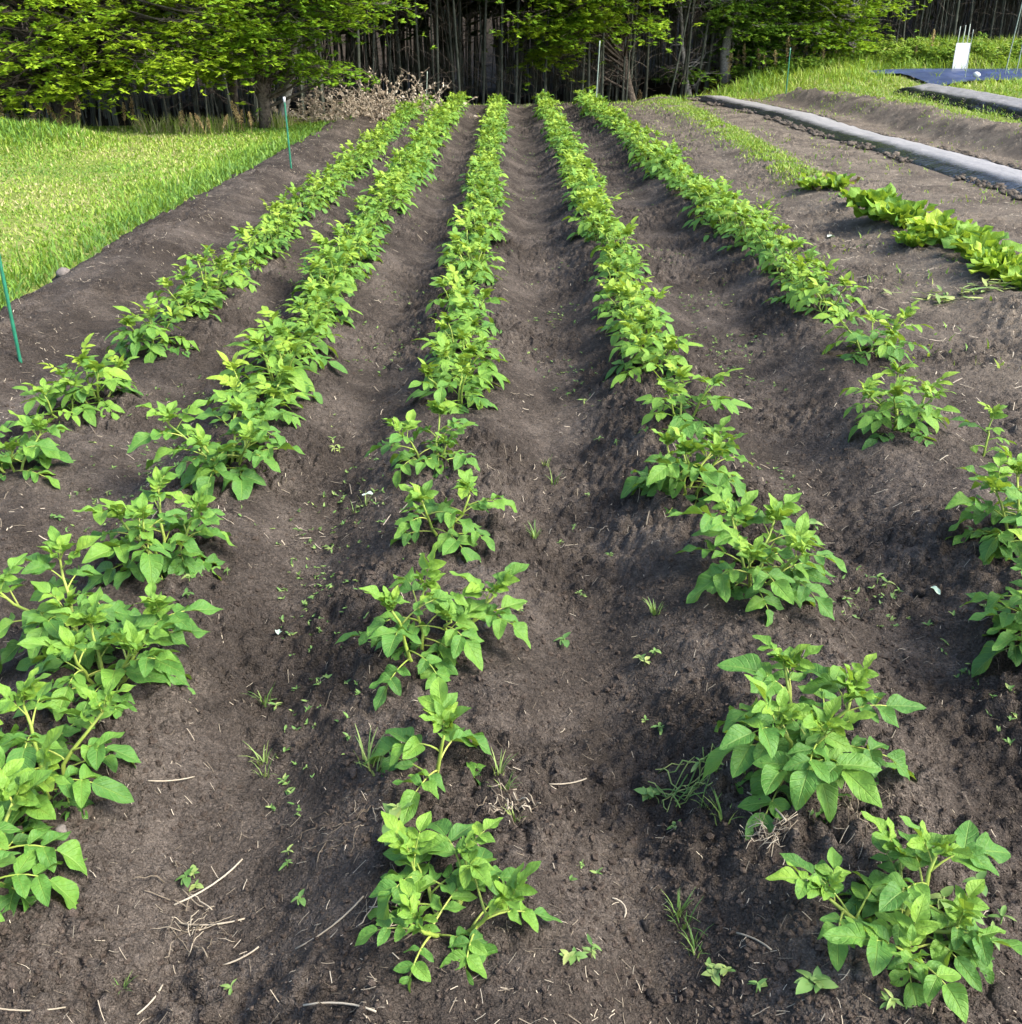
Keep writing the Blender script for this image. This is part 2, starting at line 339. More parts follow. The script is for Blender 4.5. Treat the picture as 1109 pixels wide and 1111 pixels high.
def grid(xs, ys, zf):
    X, Y = np.meshgrid(xs, ys); Z = zf(X.ravel(), Y.ravel())
    v = np.stack([X.ravel(), Y.ravel(), Z], 1); nx, ny = len(xs), len(ys)
    i = np.arange(nx - 1)[None, :] + np.arange(ny - 1)[:, None] * nx; i = i.ravel()
    return v, np.stack([i, i + 1, i + nx + 1, i + nx], 1)
def steps(a, b, s0, s1):
    out = [a]
    while out[-1] < b:
        t = (out[-1] - a) / (b - a); out.append(out[-1] + s0 + (s1 - s0) * t)
    return out
FX0, FX1, FY0, FY1 = -3.6, 9.6, -2.5, 26.0
xs = np.array([-x for x in steps(2.0, -FX0, 0.012, 0.05)][::-1][:-1] + steps(-2.0, 2.0, 0.0095, 0.0095)[:-1] + steps(2.0, FX1, 0.012, 0.10))
ys = np.array(steps(FY0, 0.85, 0.15, 0.02)[:-1] + steps(0.85, 3.0, 0.009, 0.012)[:-1] + steps(3.0, 9, 0.012, 0.035)[:-1] + steps(9, FY1, 0.035, 0.10))
def field_mask(x, y):
    e = 0.42 * (fbm(x * 2.6, y * 2.6, 31, 4) - 0.5)
    m = ss(x - lawn_edge(y) + e, -0.05, 0.10)
    m = m * (1 - ss(x + 2.2 * e - np.interp(y, [0, 9, 16, 20, 24, 26], [9.2, 9.2, 8.1, 7.2, 6.0, 5.2]), -0.2, 0.1))
    return m * (1 - ss(y + 2 * e, 24.2, 25.2)) * ss(y, -2.4, -2.0)
def field_z(x, y):
    m = field_mask(x, y)
    return soil_h(x, y) * m + (base_h(x, y) - 0.14) * (1 - m)
v, f = grid(xs, ys, field_z)
fo = obj('field_soil', mesh_np('field_soil', v, f, M['soil'])); tag(fo, kind='structure')
gx = np.concatenate([np.linspace(-120, -16, 30), np.arange(-15.6, 18, 0.4), np.linspace(18.4, 120, 30)])
gy = np.concatenate([np.linspace(-60, -4, 15), np.arange(-3.6, 34, 0.4), np.linspace(34.4, 160, 60)])
def ground_z(x, y):
    ins = ss(x, FX0 + 0.3, FX0 + 0.7) * (1 - ss(x - np.interp(y, [0, 9, 16, 20, 24, 26], [9.2, 9.2, 8.1, 7.2, 6.0, 5.2]), -1.0, -0.5)) * ss(y, FY0 + .5, FY0 + 1.1) * (1 - ss(y, 23.2, 24.2))
    return base_h(x, y) - 0.25 * ins
v, f = grid(gx, gy, ground_z)
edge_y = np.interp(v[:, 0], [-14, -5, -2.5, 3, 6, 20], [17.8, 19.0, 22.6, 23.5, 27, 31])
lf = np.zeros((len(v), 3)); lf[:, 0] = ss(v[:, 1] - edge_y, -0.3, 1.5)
go = obj('meadow_ground', mesh_np('meadow_ground', v, f, M['ground'], lf)); tag(go, kind='structure')

# ------------------------------------------------------------------ leaves
def leaflet(nt_, nu, rng, width=0.62, fold=0.28, curl=0.5, rip=0.05, tipx=0.92):
    """one blade of unit length along +Y, normal +Z"""
    ts = np.linspace(0, 1, nt_ + 1); us = np.linspace(-1, 1, nu + 1); ph = rng.uniform(0, 6.28, 3); sk = rng.uniform(-0.15, 0.15)
    ts = ts ** 1.0; wd = (ts + .012) ** 0.58 * (1 - ts) ** tipx; wd = wd / wd.max() * width / 2
    vs = []; lf = []
    for t, w_ in zip(ts, wd):
        for u in us:
            x = u * w_ + sk * t * t * 0.4
            z = fold * abs(u) * w_ * (1.2 - t) + rip * math.sin(t * 8 + ph[0] + (2 if u > 0 else 0)) * abs(u) ** 2 * (w_ / width * 2)
            th = curl * t
            y = t * (1 - curl * curl * t * t / 6) ; z = z - curl * t * t / 2
            vs.append((x, y, z)); lf.append((u, t, 0.5))
    k = nu + 1; f = [(i * k + j, i * k + j + 1, (i + 1) * k + j + 1, (i + 1) * k + j) for i in range(nt_) for j in range(nu)]
    return np.array(vs), np.array(f), np.array(lf)
r0 = np.random.RandomState(3)
HI = [leaflet(10, 6, r0, r0.uniform(0.48, 0.64), r0.uniform(0.15, 0.75), r0.uniform(0.1, 0.85), r0.uniform(0.05, 0.16)) for _ in range(12)]
LO = [leaflet(5, 2, r0, r0.uniform(0.44, 0.58), r0.uniform(0.15, 0.5), r0.uniform(0.15, 0.75), 0.03) for _ in range(10)]
HI_ME = [mesh_np('leaflet', a, b, M['potato'], c) for a, b, c in HI]
HI_YOUNG = []
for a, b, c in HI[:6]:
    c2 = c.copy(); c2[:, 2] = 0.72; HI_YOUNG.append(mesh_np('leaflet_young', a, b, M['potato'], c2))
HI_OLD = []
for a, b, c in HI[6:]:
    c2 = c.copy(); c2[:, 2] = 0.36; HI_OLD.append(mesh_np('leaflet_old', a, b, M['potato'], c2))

def basis(d, nrm_, roll):
    d = nrm(d); s = nrm(np.cross(d, nrm_)); n = np.cross(s, d)
    s2 = s * math.cos(roll) + n * math.sin(roll); n2 = np.cross(s2, d)
    return s2, d, n2
def plant_spec(rng, ns, h, spread, ls=1.0, lean=(0, 0), dens=1.0):
    stems = []; leaves = []
    a0 = rng.uniform(0, 6.28)
    for s in range(ns):
        az = a0 + s * 6.283 / ns + rng.uniform(-0.4, 0.4); out = np.array([math.cos(az), math.sin(az), 0])
        hh = (0.68 if ns < 3 else 0.60) * h * rng.uniform(0.7, 1.1); til = rng.uniform(0.35, 0.85) * spread
        base = out * rng.uniform(0.012, 0.035) * (ns > 1) + np.array([0, 0, -0.03])
        lv = np.array([lean[0], lean[1], 0.0])
        tt = np.linspace(0, 1, 6)
        pts = np.array([base + np.array([0, 0, (hh + 0.03) * t]) + (out * til * (0.3 * t + 0.7 * t ** 1.7) + lv * t ** 1.3) for t in tt])
        pts[1:-1] += rng.normal(0, 0.006, (4, 3))
        stems.append((pts, np.linspace(0.0056, 0.0028, 6) * (0.8 + 0.3 * ls)))
        n = max(5, int(round(rng.uniform(8, 10) * dens))); paz = rng.uniform(0, 6.28)
        for i in range(n):
            t = 0.06 + 0.94 * i / (n - 1); k = t * 5; j = min(int(k), 4); P = pts[j] + (pts[j + 1] - pts[j]) * (k - j)
            az2 = paz + i * 2.4 + rng.uniform(-0.4, 0.4)
            od = np.array([math.cos(az2), math.sin(az2)]) + out[:2] * (0.55 if ns > 1 else 0); az2 = math.atan2(od[1], od[0])
            young = t > 0.84
            if young:
                e0 = math.radians(rng.uniform(50, 80)); L = ls * rng.uniform(0.05, 0.085); bend = rng.uniform(0.2, 0.7)
            else:
                e0 = math.radians(8 + 46 * t + rng.uniform(-14, 14)); L = ls * (0.150 - 0.05 * t) * rng.uniform(0.7, 1.15); bend = rng.uniform(0.5, 1.35)
            leaves.append(make_leaf(rng, P, az2, e0, L, bend, ls, t, young))
        for q in range(3):   # the crown of small upright leaves
            leaves.append(make_leaf(rng, pts[-1] - np.array([0, 0, 0.004]), rng.uniform(0, 6.28), math.radians(rng.uniform(62, 85)), ls * rng.uniform(0.025, 0.045), 0.3, ls * 0.72, 1.0, True))
    return stems, leaves
def make_leaf(rng, P, az, e0, L, bend, ls, t, young):
    o = np.array([math.cos(az), math.sin(az), 0]); side = np.array([-math.sin(az), math.cos(az), 0])
    pts = [np.array(P, float)]; k = 6; tw = rng.uniform(-0.3, 0.3)
    for i in range(k):
        e = e0 - bend * ((i + 0.5) / k) ** 1.2; a2 = tw * i / k
        d = (o * math.cos(a2) + side * math.sin(a2)) * math.cos(e) + np.array([0, 0, math.sin(e)]); pts.append(pts[-1] + d * L / k)
    pts = np.array(pts); lfs = []
    sz = ls * (0.062 if young else 0.092 - 0.014 * t) * rng.uniform(0.72, 1.25)
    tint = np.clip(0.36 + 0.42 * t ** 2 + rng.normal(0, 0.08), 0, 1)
    def put(fr, ang, s):
        k_ = fr * k; j = min(int(k_), k - 1); p = pts[j] + (pts[j + 1] - pts[j]) * (k_ - j); T = nrm(pts[j + 1] - pts[j])
        sd_ = nrm(np.cross(T, [0, 0, 1])); Nn = np.cross(sd_, T)
        d = T * math.cos(ang) + sd_ * math.sin(ang) + Nn * rng.uniform(-0.28, 0.14)
        sv, dv, nv = basis(d, Nn + rng.normal(0, 0.12, 3) + np.array([0, 0, 0.35]), rng.uniform(-0.35, 0.35))
        lfs.append((p, sv, dv, nv, s, int(rng.randint(0, 1000)), tint))
    put(1.0, rng.uniform(-0.15, 0.15), sz)
    prs = ((0.80, 0.82), (0.55, 0.62)) if (young or L < 0.10 * ls) else ((0.78, 0.82), (0.50, 0.66))
    for fr, q in prs:
        a = rng.uniform(0.85, 1.2)
        for sg in (1, -1): put(fr + rng.uniform(-0.03, 0.03), sg * a * rng.uniform(0.9, 1.1), sz * q * rng.uniform(0.85, 1.1))
    return pts, lfs, young, t, ls
def mtx(p, s, d, n, sc):
    return Matrix(((s[0] * sc, d[0] * sc, n[0] * sc, p[0]), (s[1] * sc, d[1] * sc, n[1] * sc, p[1]), (s[2] * sc, d[2] * sc, n[2] * sc, p[2]), (0, 0, 0, 1)))
def build_plant(spec, lod, name='potato_plant'):
    stems, leaves = spec; root = obj(name, None); root.empty_display_size = 0.1
    if lod <= 1:
        for p, r in stems:
            vv, ff = tube(p, r, 6); b = MB(); b.add(vv, ff, 0.55); obj('stem', b.mesh('stem', M['stem']), root)
        for pts, lfs, young, t, ls in leaves:
            b = MB(); vv, ff = tube(pts, np.linspace(0.0027, 0.0013, len(pts)) * (0.6 if young else 1), 4); b.add(vv, ff, 0.75)
            if lod == 0:
                lo = obj('leaf', b.mesh('leaf_stalk', M['stem']), root)
                for p, s, d, n, sc, var, tint in lfs:
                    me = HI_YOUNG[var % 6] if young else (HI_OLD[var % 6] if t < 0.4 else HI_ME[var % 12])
                    obj('leaflet', me, lo, mtx(p, s, d, n, sc))
            else:
                for p, s, d, n, sc, var, tint in lfs:
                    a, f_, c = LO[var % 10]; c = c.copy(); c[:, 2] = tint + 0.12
                    b.add(p + sc * (a[:, :1] * s + a[:, 1:2] * d + a[:, 2:] * n), f_, c)
                me = b.mesh('leaf', M['potato']); obj('leaf', me, root)
    else:
        b = MB()
        for p, r in stems: vv, ff = tube(p, r, 4); b.add(vv, ff, 0.55)
        obj('stem', b.mesh('stem', M['stem']), root); b = MB()
        for pts, lfs, young, t, ls in leaves:
            for p, s, d, n, sc, var, tint in lfs:
                a, f_, c = LO[var % 10]; c = c.copy(); c[:, 2] = tint + 0.12
                b.add(p + sc * (a[:, :1] * s + a[:, 1:2] * d + a[:, 2:] * n), f_, c)
        obj('foliage', b.mesh('foliage', M['potato']), root)
    return root
ORD = lambda n: '%d%s' % (n, 'th' if 10 <= n % 100 <= 20 else {1: 'st', 2: 'nd', 3: 'rd'}.get(n % 10, 'th'))
ROWNAME = {1: 'leftmost row', 2: 'second row from the left', 3: 'centre row', 4: 'fourth row from the left', 5: 'rightmost row'}
# near plants, read off the photograph: base pixel, stems, height, spread, leaf size, lean, look
NEAR = {1: [((14, 508), 3, .24, .17, 1.0, (0, 0), 'bushy'), ((72, 455), 2, .19, .10, .9, (0, 0), 'small'), ((108, 436), 4, .24, .17, 1.0, (0, 0), 'bushy'), ((166, 378), 4, .26, .17, 1.0, (0, 0), 'full'), ((206, 342), 4, .26, .16, 1.0, (0, 0), 'upright')],
        2: [((-25, 965), 3, .22, .13, .95, (0, 0), 'edge-cropped'), ((52, 855), 4, .26, .15, .98, (0, 0), 'large leafy'), ((121, 742), 4, .27, .16, 1.0, (.03, 0), 'broad'), ((80, 690), 3, .27, .16, 1.0, (-.04, 0), 'left-leaning'), ((175, 605), 4, .27, .15, 1.0, (0, 0), 'dense upright'), ((250, 510), 5, .28, .22, 1.08, (0, 0), 'wide'), ((285, 450), 4, .27, .18, 1.0, (0, 0), 'thick')],
        3: [((490, 1002), 4, .15, .13, .80, (0, 0), 'low bushy'), ((472, 852), 1, .25, .05, .95, (.02, 0), 'thin single-stemmed'), ((453, 706), 2, .25, .09, .98, (-.03, 0), 'slender'), ((486, 695), 2, .21, .10, .95, (.05, 0), 'small right-leaning'), ((484, 582), 2, .27, .08, .98, (.02, 0), 'leggy'), ((470, 508), 3, .26, .13, 1.0, (0, 0), 'forked'), ((497, 440), 3, .25, .13, .95, (0, 0), 'narrow')],
        4: [((975, 1012), 4, .11, .12, .82, (0, 0), 'sprawling broad-leaved'), ((868, 826), 4, .31, .16, 1.0, (.0, 0), 'tall full'), ((818, 636), 4, .29, .19, 1.05, (0, 0), 'spreading'), ((744, 532), 4, .28, .17, 1.05, (0, 0), 'broad-leaved'), ((738, 470), 3, .28, .16, 1.0, (0, 0), 'open yellow-stemmed'), ((705, 405), 4, .27, .15, 1.0, (0, 0), 'compact')],
        5: [((1150, 690), 3, .24, .17, 1.1, (0, 0), 'right-edge'), ((1106, 590), 4, .28, .19, 1.05, (0, 0), 'spreading'), ((1066, 486), 1, .22, .04, .8, (.02, 0), 'spindly'), ((975, 462), 5, .27, .17, 1.0, (0, 0), 'upright clumped'), ((945, 385), 4, .28, .18, 1.05, (0, 0), 'arching'), ((898, 340), 3, .25, .16, 1.0, (0, 0), 'medium')]}
prs_ = np.random.RandomState(21)
P1 = [build_plant(plant_spec(prs_, prs_.randint(3, 6), prs_.uniform(.24, .30), prs_.uniform(.09, .14), prs_.uniform(.80, .95)), 1) for _ in range(7)]
P2 = [build_plant(plant_spec(prs_, prs_.randint(4, 6), prs_.uniform(.24, .29), prs_.uniform(.08, .13), prs_.uniform(.78, .92)), 2) for _ in range(9)]
used1 = [False] * 7; used2 = [False] * 9
def put_plant(root, r, k, x, y, rz, sc, look):
    root.location = (x, y, gz(x, y) - 0.005); root.rotation_euler = (0, 0, rz); root.scale = (sc, sc, sc)
    nth = 'nearest the camera' if k == 1 else ORD(k) + ' from the near end'
    tag(root, ('%s potato plant, %s, %s' % (look, nth, ROWNAME[r])).strip(), 'potato plant', 'potato plants in the ridged rows')
looks = ['leafy', 'bushy', 'bright', 'rounded', 'thick', 'fresh', 'spreading']
for r in ROWS:
    k = 0; last = 0
    for (px, py), ns, h, sp, ls, lean, look in NEAR[r]:
        x, y = at(px, py, 0.15); x, y = at(px, py, gz(x, y)); k += 1
        rr = np.random.RandomState(1000 + r * 50 + k)
        sp_ = plant_spec(rr, ns, h, sp, ls, lean)
        if r == 4 and k == 1:      # one long shoot leaning right
            e_ = plant_spec(rr, 1, .24, .02, .9, (.05, .06)); sp_ = (sp_[0] + e_[0], sp_[1] + e_[1])
        root = build_plant(sp_, 0 if y < 3.7 else 1)
        put_plant(root, r, k, x, y, 0, 1, look); last = max(last, y)
    y = last + 0.34
    while y < ROW_END:
        x = rowx(r, y) + prs_.uniform(-.05, .05); k += 1
        P, U = (P1, used1) if y < 7.2 else (P2, used2); i = prs_.randint(len(P))
        root = P[i] if not U[i] else copy_tree(P[i]); U[i] = True
        put_plant(root, r, k, x, y, prs_.uniform(0, 6.28), prs_.uniform(.78, 1.24) * {1: 1.0, 2: 1.08, 3: .97, 4: 1.0, 5: 1.14}[r], looks[prs_.randint(7)])
        y += prs_.uniform(.32, .45) * (1.0 if y < 12 else 1.1)
for P, U in ((P1, used1), (P2, used2)):
    for o, u in zip(P, U):
        if not u:
            for c in list(o.children): bpy.data.objects.remove(c)
            bpy.data.objects.remove(o)

# ------------------------------------------------------------------ soil crumbs, straw, clods, stones (near ground)
def scatter(n, ymin, ymax, rng, p=1.6):
    y = ymin * (ymax / ymin) ** (rng.rand(n) ** p); x = rng.uniform(-1, 1, n) * np.minimum(0.62 * y + 0.25, 3.0)
    return x, y
def lump_field(n, V0, F0, ymin, ymax, smin, smax, seed):
    rng = np.random.RandomState(seed); x, y = scatter(n, ymin, ymax, rng)
    s = smin * (smax / smin) ** (rng.rand(n) ** 1.9) * np.where(fbm(x * 2.1, y * 2.1, 23, 2) > .5, 1.0, .62)
    z = soil_h(x, y) + s * 0.3
    nv = len(V0); jit = 1 + rng.uniform(-0.5, 0.4, (n, nv, 1)); ax = rng.uniform(0.7, 1.25, (n, 1, 3)) * [1, 1, 0.8]
    a = rng.uniform(0, 6.28, n); ca, sa = np.cos(a)[:, None], np.sin(a)[:, None]
    vv = V0[None] * jit * ax; vv = np.stack([vv[:, :, 0] * ca - vv[:, :, 1] * sa, vv[:, :, 0] * sa + vv[:, :, 1] * ca, vv[:, :, 2]], 2)
    vv = vv * s[:, None, None] + np.stack([x, y, z], 1)[:, None, :]
    return vv.reshape(-1, 3), (F0[None] + (np.arange(n) * nv)[:, None, None]).reshape(-1, 3)
b = MB(); b.add(*lump_field(40000, OCT_V, OCT_F, 0.75, 5.5, 0.0018, 0.006, 51)); b.add(*lump_field(15000, ICO_V, ICO_F, 0.75, 6.0, 0.003, 0.0105, 52))
tag(obj('soil_crumbs', b.mesh('soil_crumbs', M['clod'], False)), 'loose brown soil crumbs strewn over the ridges and furrows', 'soil crumbs', kind='stuff')
def strands(n, ymin, ymax, seed, lmin, lmax, wmin, wmax, xf=None):
    rng = np.random.RandomState(seed); x, y = scatter(n, ymin, ymax, rng, 1.3)
    if xf: x, y = xf(rng, n)
    L = rng.uniform(0, 1, n) ** 2 * (lmax - lmin) + lmin; W = rng.uniform(wmin, wmax, n); a = rng.uniform(0, 6.28, n)
    vv = []; k = 5; bend = rng.normal(0, 0.15, n); lift = rng.rand(n) ** 2 * .7; XS = []; ZS = []
    for i in range(k):
        t = i / (k - 1) - 0.5; aa = a + bend * t
        px = x + np.cos(aa) * L * t; py = y + np.sin(aa) * L * t; XS.append((px, py, aa)); ZS.append(soil_h(px, py) + 0.003)
    for i in range(k):
        px, py, aa = XS[i]; t = i / (k - 1); pz = np.maximum(ZS[i], ZS[0] * (1 - t) + ZS[-1] * t) + .25 * L * lift * t * t
        for sg, up in ((-1, 0), (1, 0.6)):
            vv.append(np.stack([px - np.sin(aa) * W * sg, py + np.cos(aa) * W * sg, pz + up * W], 1))
    vv = np.stack(vv, 1).reshape(-1, 3); f = []
    base = np.array([[2 * i, 2 * i + 1, 2 * i + 3, 2 * i + 2] for i in range(k - 1)])
    f = (base[None] + (np.arange(n) * 2 * k)[:, None, None]).reshape(-1, 4)
    lf = np.repeat(np.stack([np.full(n, .5), np.full(n, .5), rng.uniform(0, 1, n)], 1), 2 * k, 0)
    return vv, f, lf
b = MB(); b.add(*strands(5200, 0.8, 5.5, 61, 0.004, 0.030, 0.0003, 0.0008))
b.add(*strands(2600, 3, 16, 62, 0.012, 0.05, 0.0007, 0.0018))
def bare_strip(rng, n):   # the weedy litter right of the potato rows and beside the lawn
    y = 4 + 20 * rng.rand(n); return np.where(rng.rand(n) < 0.75, rng.uniform(2.1, 8.6, n), rng.uniform(-3.0, -2.2, n)), y
b.add(*strands(11000, 3, 16, 63, 0.010, 0.05, 0.0007, 0.0022, bare_strip))
v_, f_, l_ = strands(9000, 3, 16, 64, 0.015, 0.08, 0.001, 0.003, lambda rng, n: (rng.uniform(2.1, 8.4, n), 4 + 20 * rng.rand(n))); l_[:, 2] = .45 + .5 * l_[:, 2]; b.add(v_, f_, l_)
tag(obj('straw_litter', b.mesh('straw_litter', M['straw'])), 'scattered pale straw and root fibres lying on the soil', 'straw', kind='stuff')

def stalk(px, py, ang, L, w_, label, bend=0.3):
    x, y = at(px, py, 0.08); z = gz(x, y); x, y = at(px, py, z)
    pts = []
    for t in np.linspace(-.5, .5, 7):
        a = ang + bend * t; qx = math.cos(a) * L * t; qy = math.sin(a) * L * t
        pts.append((qx, qy, gz(x + qx, y + qy) - gz(x, y) + w_ * 1.2))
    pts = np.array(pts); ch_ = np.linspace(pts[0, 2], pts[-1, 2], 7); pts[:, 2] = ch_ + max(0, (pts[:, 2] - ch_).max()) * .7
    b = MB(); vv, ff = tube(pts, w_ * .75, 5); b.add(vv, ff, 0.9)
    o = obj('straw_stalk', b.mesh('straw_stalk', M['straw']), loc=(x, y, gz(x, y))); tag(o, label, 'straw stalk', 'dry stalks lying on the soil')
for a in [((232, 965), 0.9, .17, .0028, 'long pale straw stalk at the bottom left, above the straw heap'), ((228, 1000), 0.1, .13, .0026, 'dry straw stalk lying flat across the bottom left straw heap'),
          ((188, 852), 0.6, .10, .0022, 'short dry stalk alone in the furrow beside the left plants'), ((262, 1036), 0.5, .07, .0024, 'stubby pale stalk right of the straw heap'),
          ((25, 1092), 0.35, .12, .002, 'pale twig along the bottom left corner of the picture'), ((360, 1005), 0.5, .14, .0024, 'thin dry stalk on the soil left of the low bushy plant'),
          ((618, 858), 0.5, .10, .0024, 'dry stalk in the furrow between the centre and fourth rows'), ((372, 1098), 2.8, .14, .0026, 'curved pale root at the bottom edge below the centre row'),
          ((820, 1020), 2.2, .08, .0026, 'dry stalk left of the sprawling plant at the bottom right'), ((900, 832), 2.7, .12, .0024, 'straw stalk right of the tall full plant'),
          ((835, 880), 1.9, .14, .0028, 'upright dry stalk under the tall full plant'), ((1092, 690), 1.4, .09, .0028, 'pale stalk on soil near the right edge'),
          ((165, 1085), 1.2, .07, .0024, 'small straw stalk at the bottom edge near the left heap')]:
    stalk(a[0][0], a[0][1], *a[1:])
def lump(name, px, py, s, label, cat, mat, seed, flat=0.75, group=None):
    x, y = at(px, py, 0.06); z = gz(x, y); x, y = at(px, py, z); rng = np.random.RandomState(seed)
    # subdivided icosahedron
    V_ = [tuple(p) for p in ICO_V]; F_ = []; mid = {}
    def m_(a, b_):
        k = (min(a, b_), max(a, b_))
        if k not in mid: mid[k] = len(V_); V_.append(tuple(nrm(np.array(V_[a]) + np.array(V_[b_]))))
        return mid[k]
    for a, b_, c in ICO_F:
        ab, bc, ca = m_(a, b_), m_(b_, c), m_(c, a); F_ += [(a, ab, ca), (b_, bc, ab), (c, ca, bc), (ab, bc, ca)]
    vv = np.array(V_); d = 1 + 0.9 * (fbm(vv[:, 0] * 1.3 + seed, vv[:, 1] * 1.3 + vv[:, 2] * 1.7, seed, 3) - 0.5) + rng.uniform(-.13, .13, len(vv))
    vv = vv * d[:, None] * s * np.array([1, rng.uniform(.75, 1), flat])
    b = MB(); b.add(vv, np.array(F_)); o = obj(name, b.mesh(name, mat), loc=(x, y, gz(x, y) + s * 0.25), rz=rng.uniform(0, 6)); tag(o, label, cat, group)
for i, a in enumerate([(702, 1007, .014, 'round brown clod beside the white sprouted root'), (708, 1081, .016, 'brown clod in the bottom furrow below the round clod'), (676, 1010, .010, 'small clod left of the round brown clod'),
                       (98, 912, .012, 'cluster clod on the soil right of the left-edge plants'), (42, 915, .014, 'lumpy brown clod below the left-edge plants'), (185, 975, .014, 'brown clod within the straw heap at the bottom left'),
                       (70, 1088, .012, 'smooth brown clod near the bottom left twig'), (30, 1073, .016, 'flat clod at the far bottom left'), (1000, 640, .018, 'dark clod in the right furrow below the arching leaves'),
                       (938, 1055, .020, 'lumpy clod right below the bottom right plant'), (1085, 1090, .028, 'big soil clod at the bottom right corner'), (200, 765, .016, 'clod under the broad plant of the second row')]):
    lump('soil_clod', *a, 'soil clod', M['soil'], 80 + i, group='clods on the soil')
lump('pebble', 68, 908, .013, 'pale rounded pebble beside the left-edge potato plants', 'pebble', M['stone'], 101)
lump('pebble', 528, 677, .012, 'small grey pebble right of the slender centre plant', 'pebble', M['stone'], 102)
lump('pebble', 68, 298, .045, 'grey-brown stone on the lawn edge by the tall green stake', 'pebble', M['stone'], 103)

def tangle(name, px, py, n, sx, sy, lmin, lmax, mat, label, cat, seed, r=(.0008, .002), up=.02):
    rng = np.random.RandomState(seed); x0, y0 = at(px, py, .06); x0, y0 = at(px, py, gz(x0, y0)); z0 = gz(x0, y0); b = MB()
    for i in range(n):
        c = rng.normal(0, 1, 2) * [sx, sy]; a = rng.uniform(0, 6.28); L = rng.uniform(lmin, lmax); pts = []; h0 = rng.uniform(.001, up)
        for t in np.linspace(-.5, .5, 6):
            aa = a + rng.normal(0, .10); q = c + np.array([math.cos(aa), math.sin(aa)]) * L * t; pts.append((q[0], q[1], gz(x0 + q[0], y0 + q[1]) - z0 + h0 + .25 * L * max(0, .25 - t * t) * rng.rand()))
        vv, ff = tube(np.array(pts), rng.uniform(*r), 4); b.add(vv, ff, rng.uniform(0, 1))
    o = obj(name, b.mesh(name, mat), loc=(x0, y0, z0)); tag(o, label, cat, kind='stuff'); return o
tangle('straw_heap', 205, 1005, 40, .05, .055, .015, .07, M['straw'], 'loose heap of pale straw on the soil at the bottom left', 'straw heap', 1, (.0006, .0016))
tangle('dead_weeds', 745, 862, 26, .05, .03, .04, .12, M['weed'], 'tangle of wilted grey-green weed stems left of the tall full plant', 'dead weeds', 2, (.001, .002))
tangle('dry_roots', 832, 900, 40, .022, .018, .02, .06, M['straw'], 'dry brown root clump below the tall full plant', 'dry roots', 3, (.0004, .001))
tangle('dry_roots', 548, 868, 26, .03, .02, .02, .06, M['straw'], 'dry grass clump on the soil above the low bushy plant', 'dry roots', 4)
tangle('dry_roots', 925, 868, 40, .05, .05, .015, .05, M['straw'], 'patch of fine dry roots on the ridge right of the tall plant', 'dry roots', 5, (.0005, .0012))
tangle('dry_roots', 425, 985, 30, .03, .045, .02, .07, M['straw'], 'dry strands left of the low bushy plant', 'dry roots', 6, (.0006, .0014))
tangle('dry_roots', 370, 900, 24, .05, .04, .02, .07, M['straw'], 'dry strands on the left flank of the centre ridge', 'dry roots', 7, (.0006, .0014))
tangle('dry_roots', 895, 868, 20, .03, .02, .04, .09, M['straw'], 'pale straw strands between the two nearest plants of the fourth row', 'dry roots', 8, (.0008, .0016))
stalk(677, 985, 2.1, .05, .0022, 'short white sprouted root on the soil left of the round clod', 1.2)

# wilted leaf scraps
for i, (px, py, s, lb) in enumerate([(302, 688, .030, 'pale wilted leaf scrap in the furrow beside the second row'), (405, 539, .034, 'pale green wilted leaf left of the forked centre plant'), (1012, 632, .034, 'faded leaf scrap in the right furrow'), (898, 258, .07, 'white dry leaf on the bare strip left of the salad plants')]):
    x, y = at(px, py, 0.05); z = gz(x, y); x, y = at(px, py, z); a, f_, c = HI[i]
    vv = a.copy(); vv[:, 2] += 0.35 * np.abs(vv[:, 0]) + 0.25; b = MB(); b.add(vv * s * np.array([1.3, 1.2, 1]), f_, c)
    tag(obj('leaf_scrap', b.mesh('leaf_scrap', M['scrap']), loc=(x, y, gz(x, y) + .003), rz=i * 1.7), lb, 'leaf scrap')

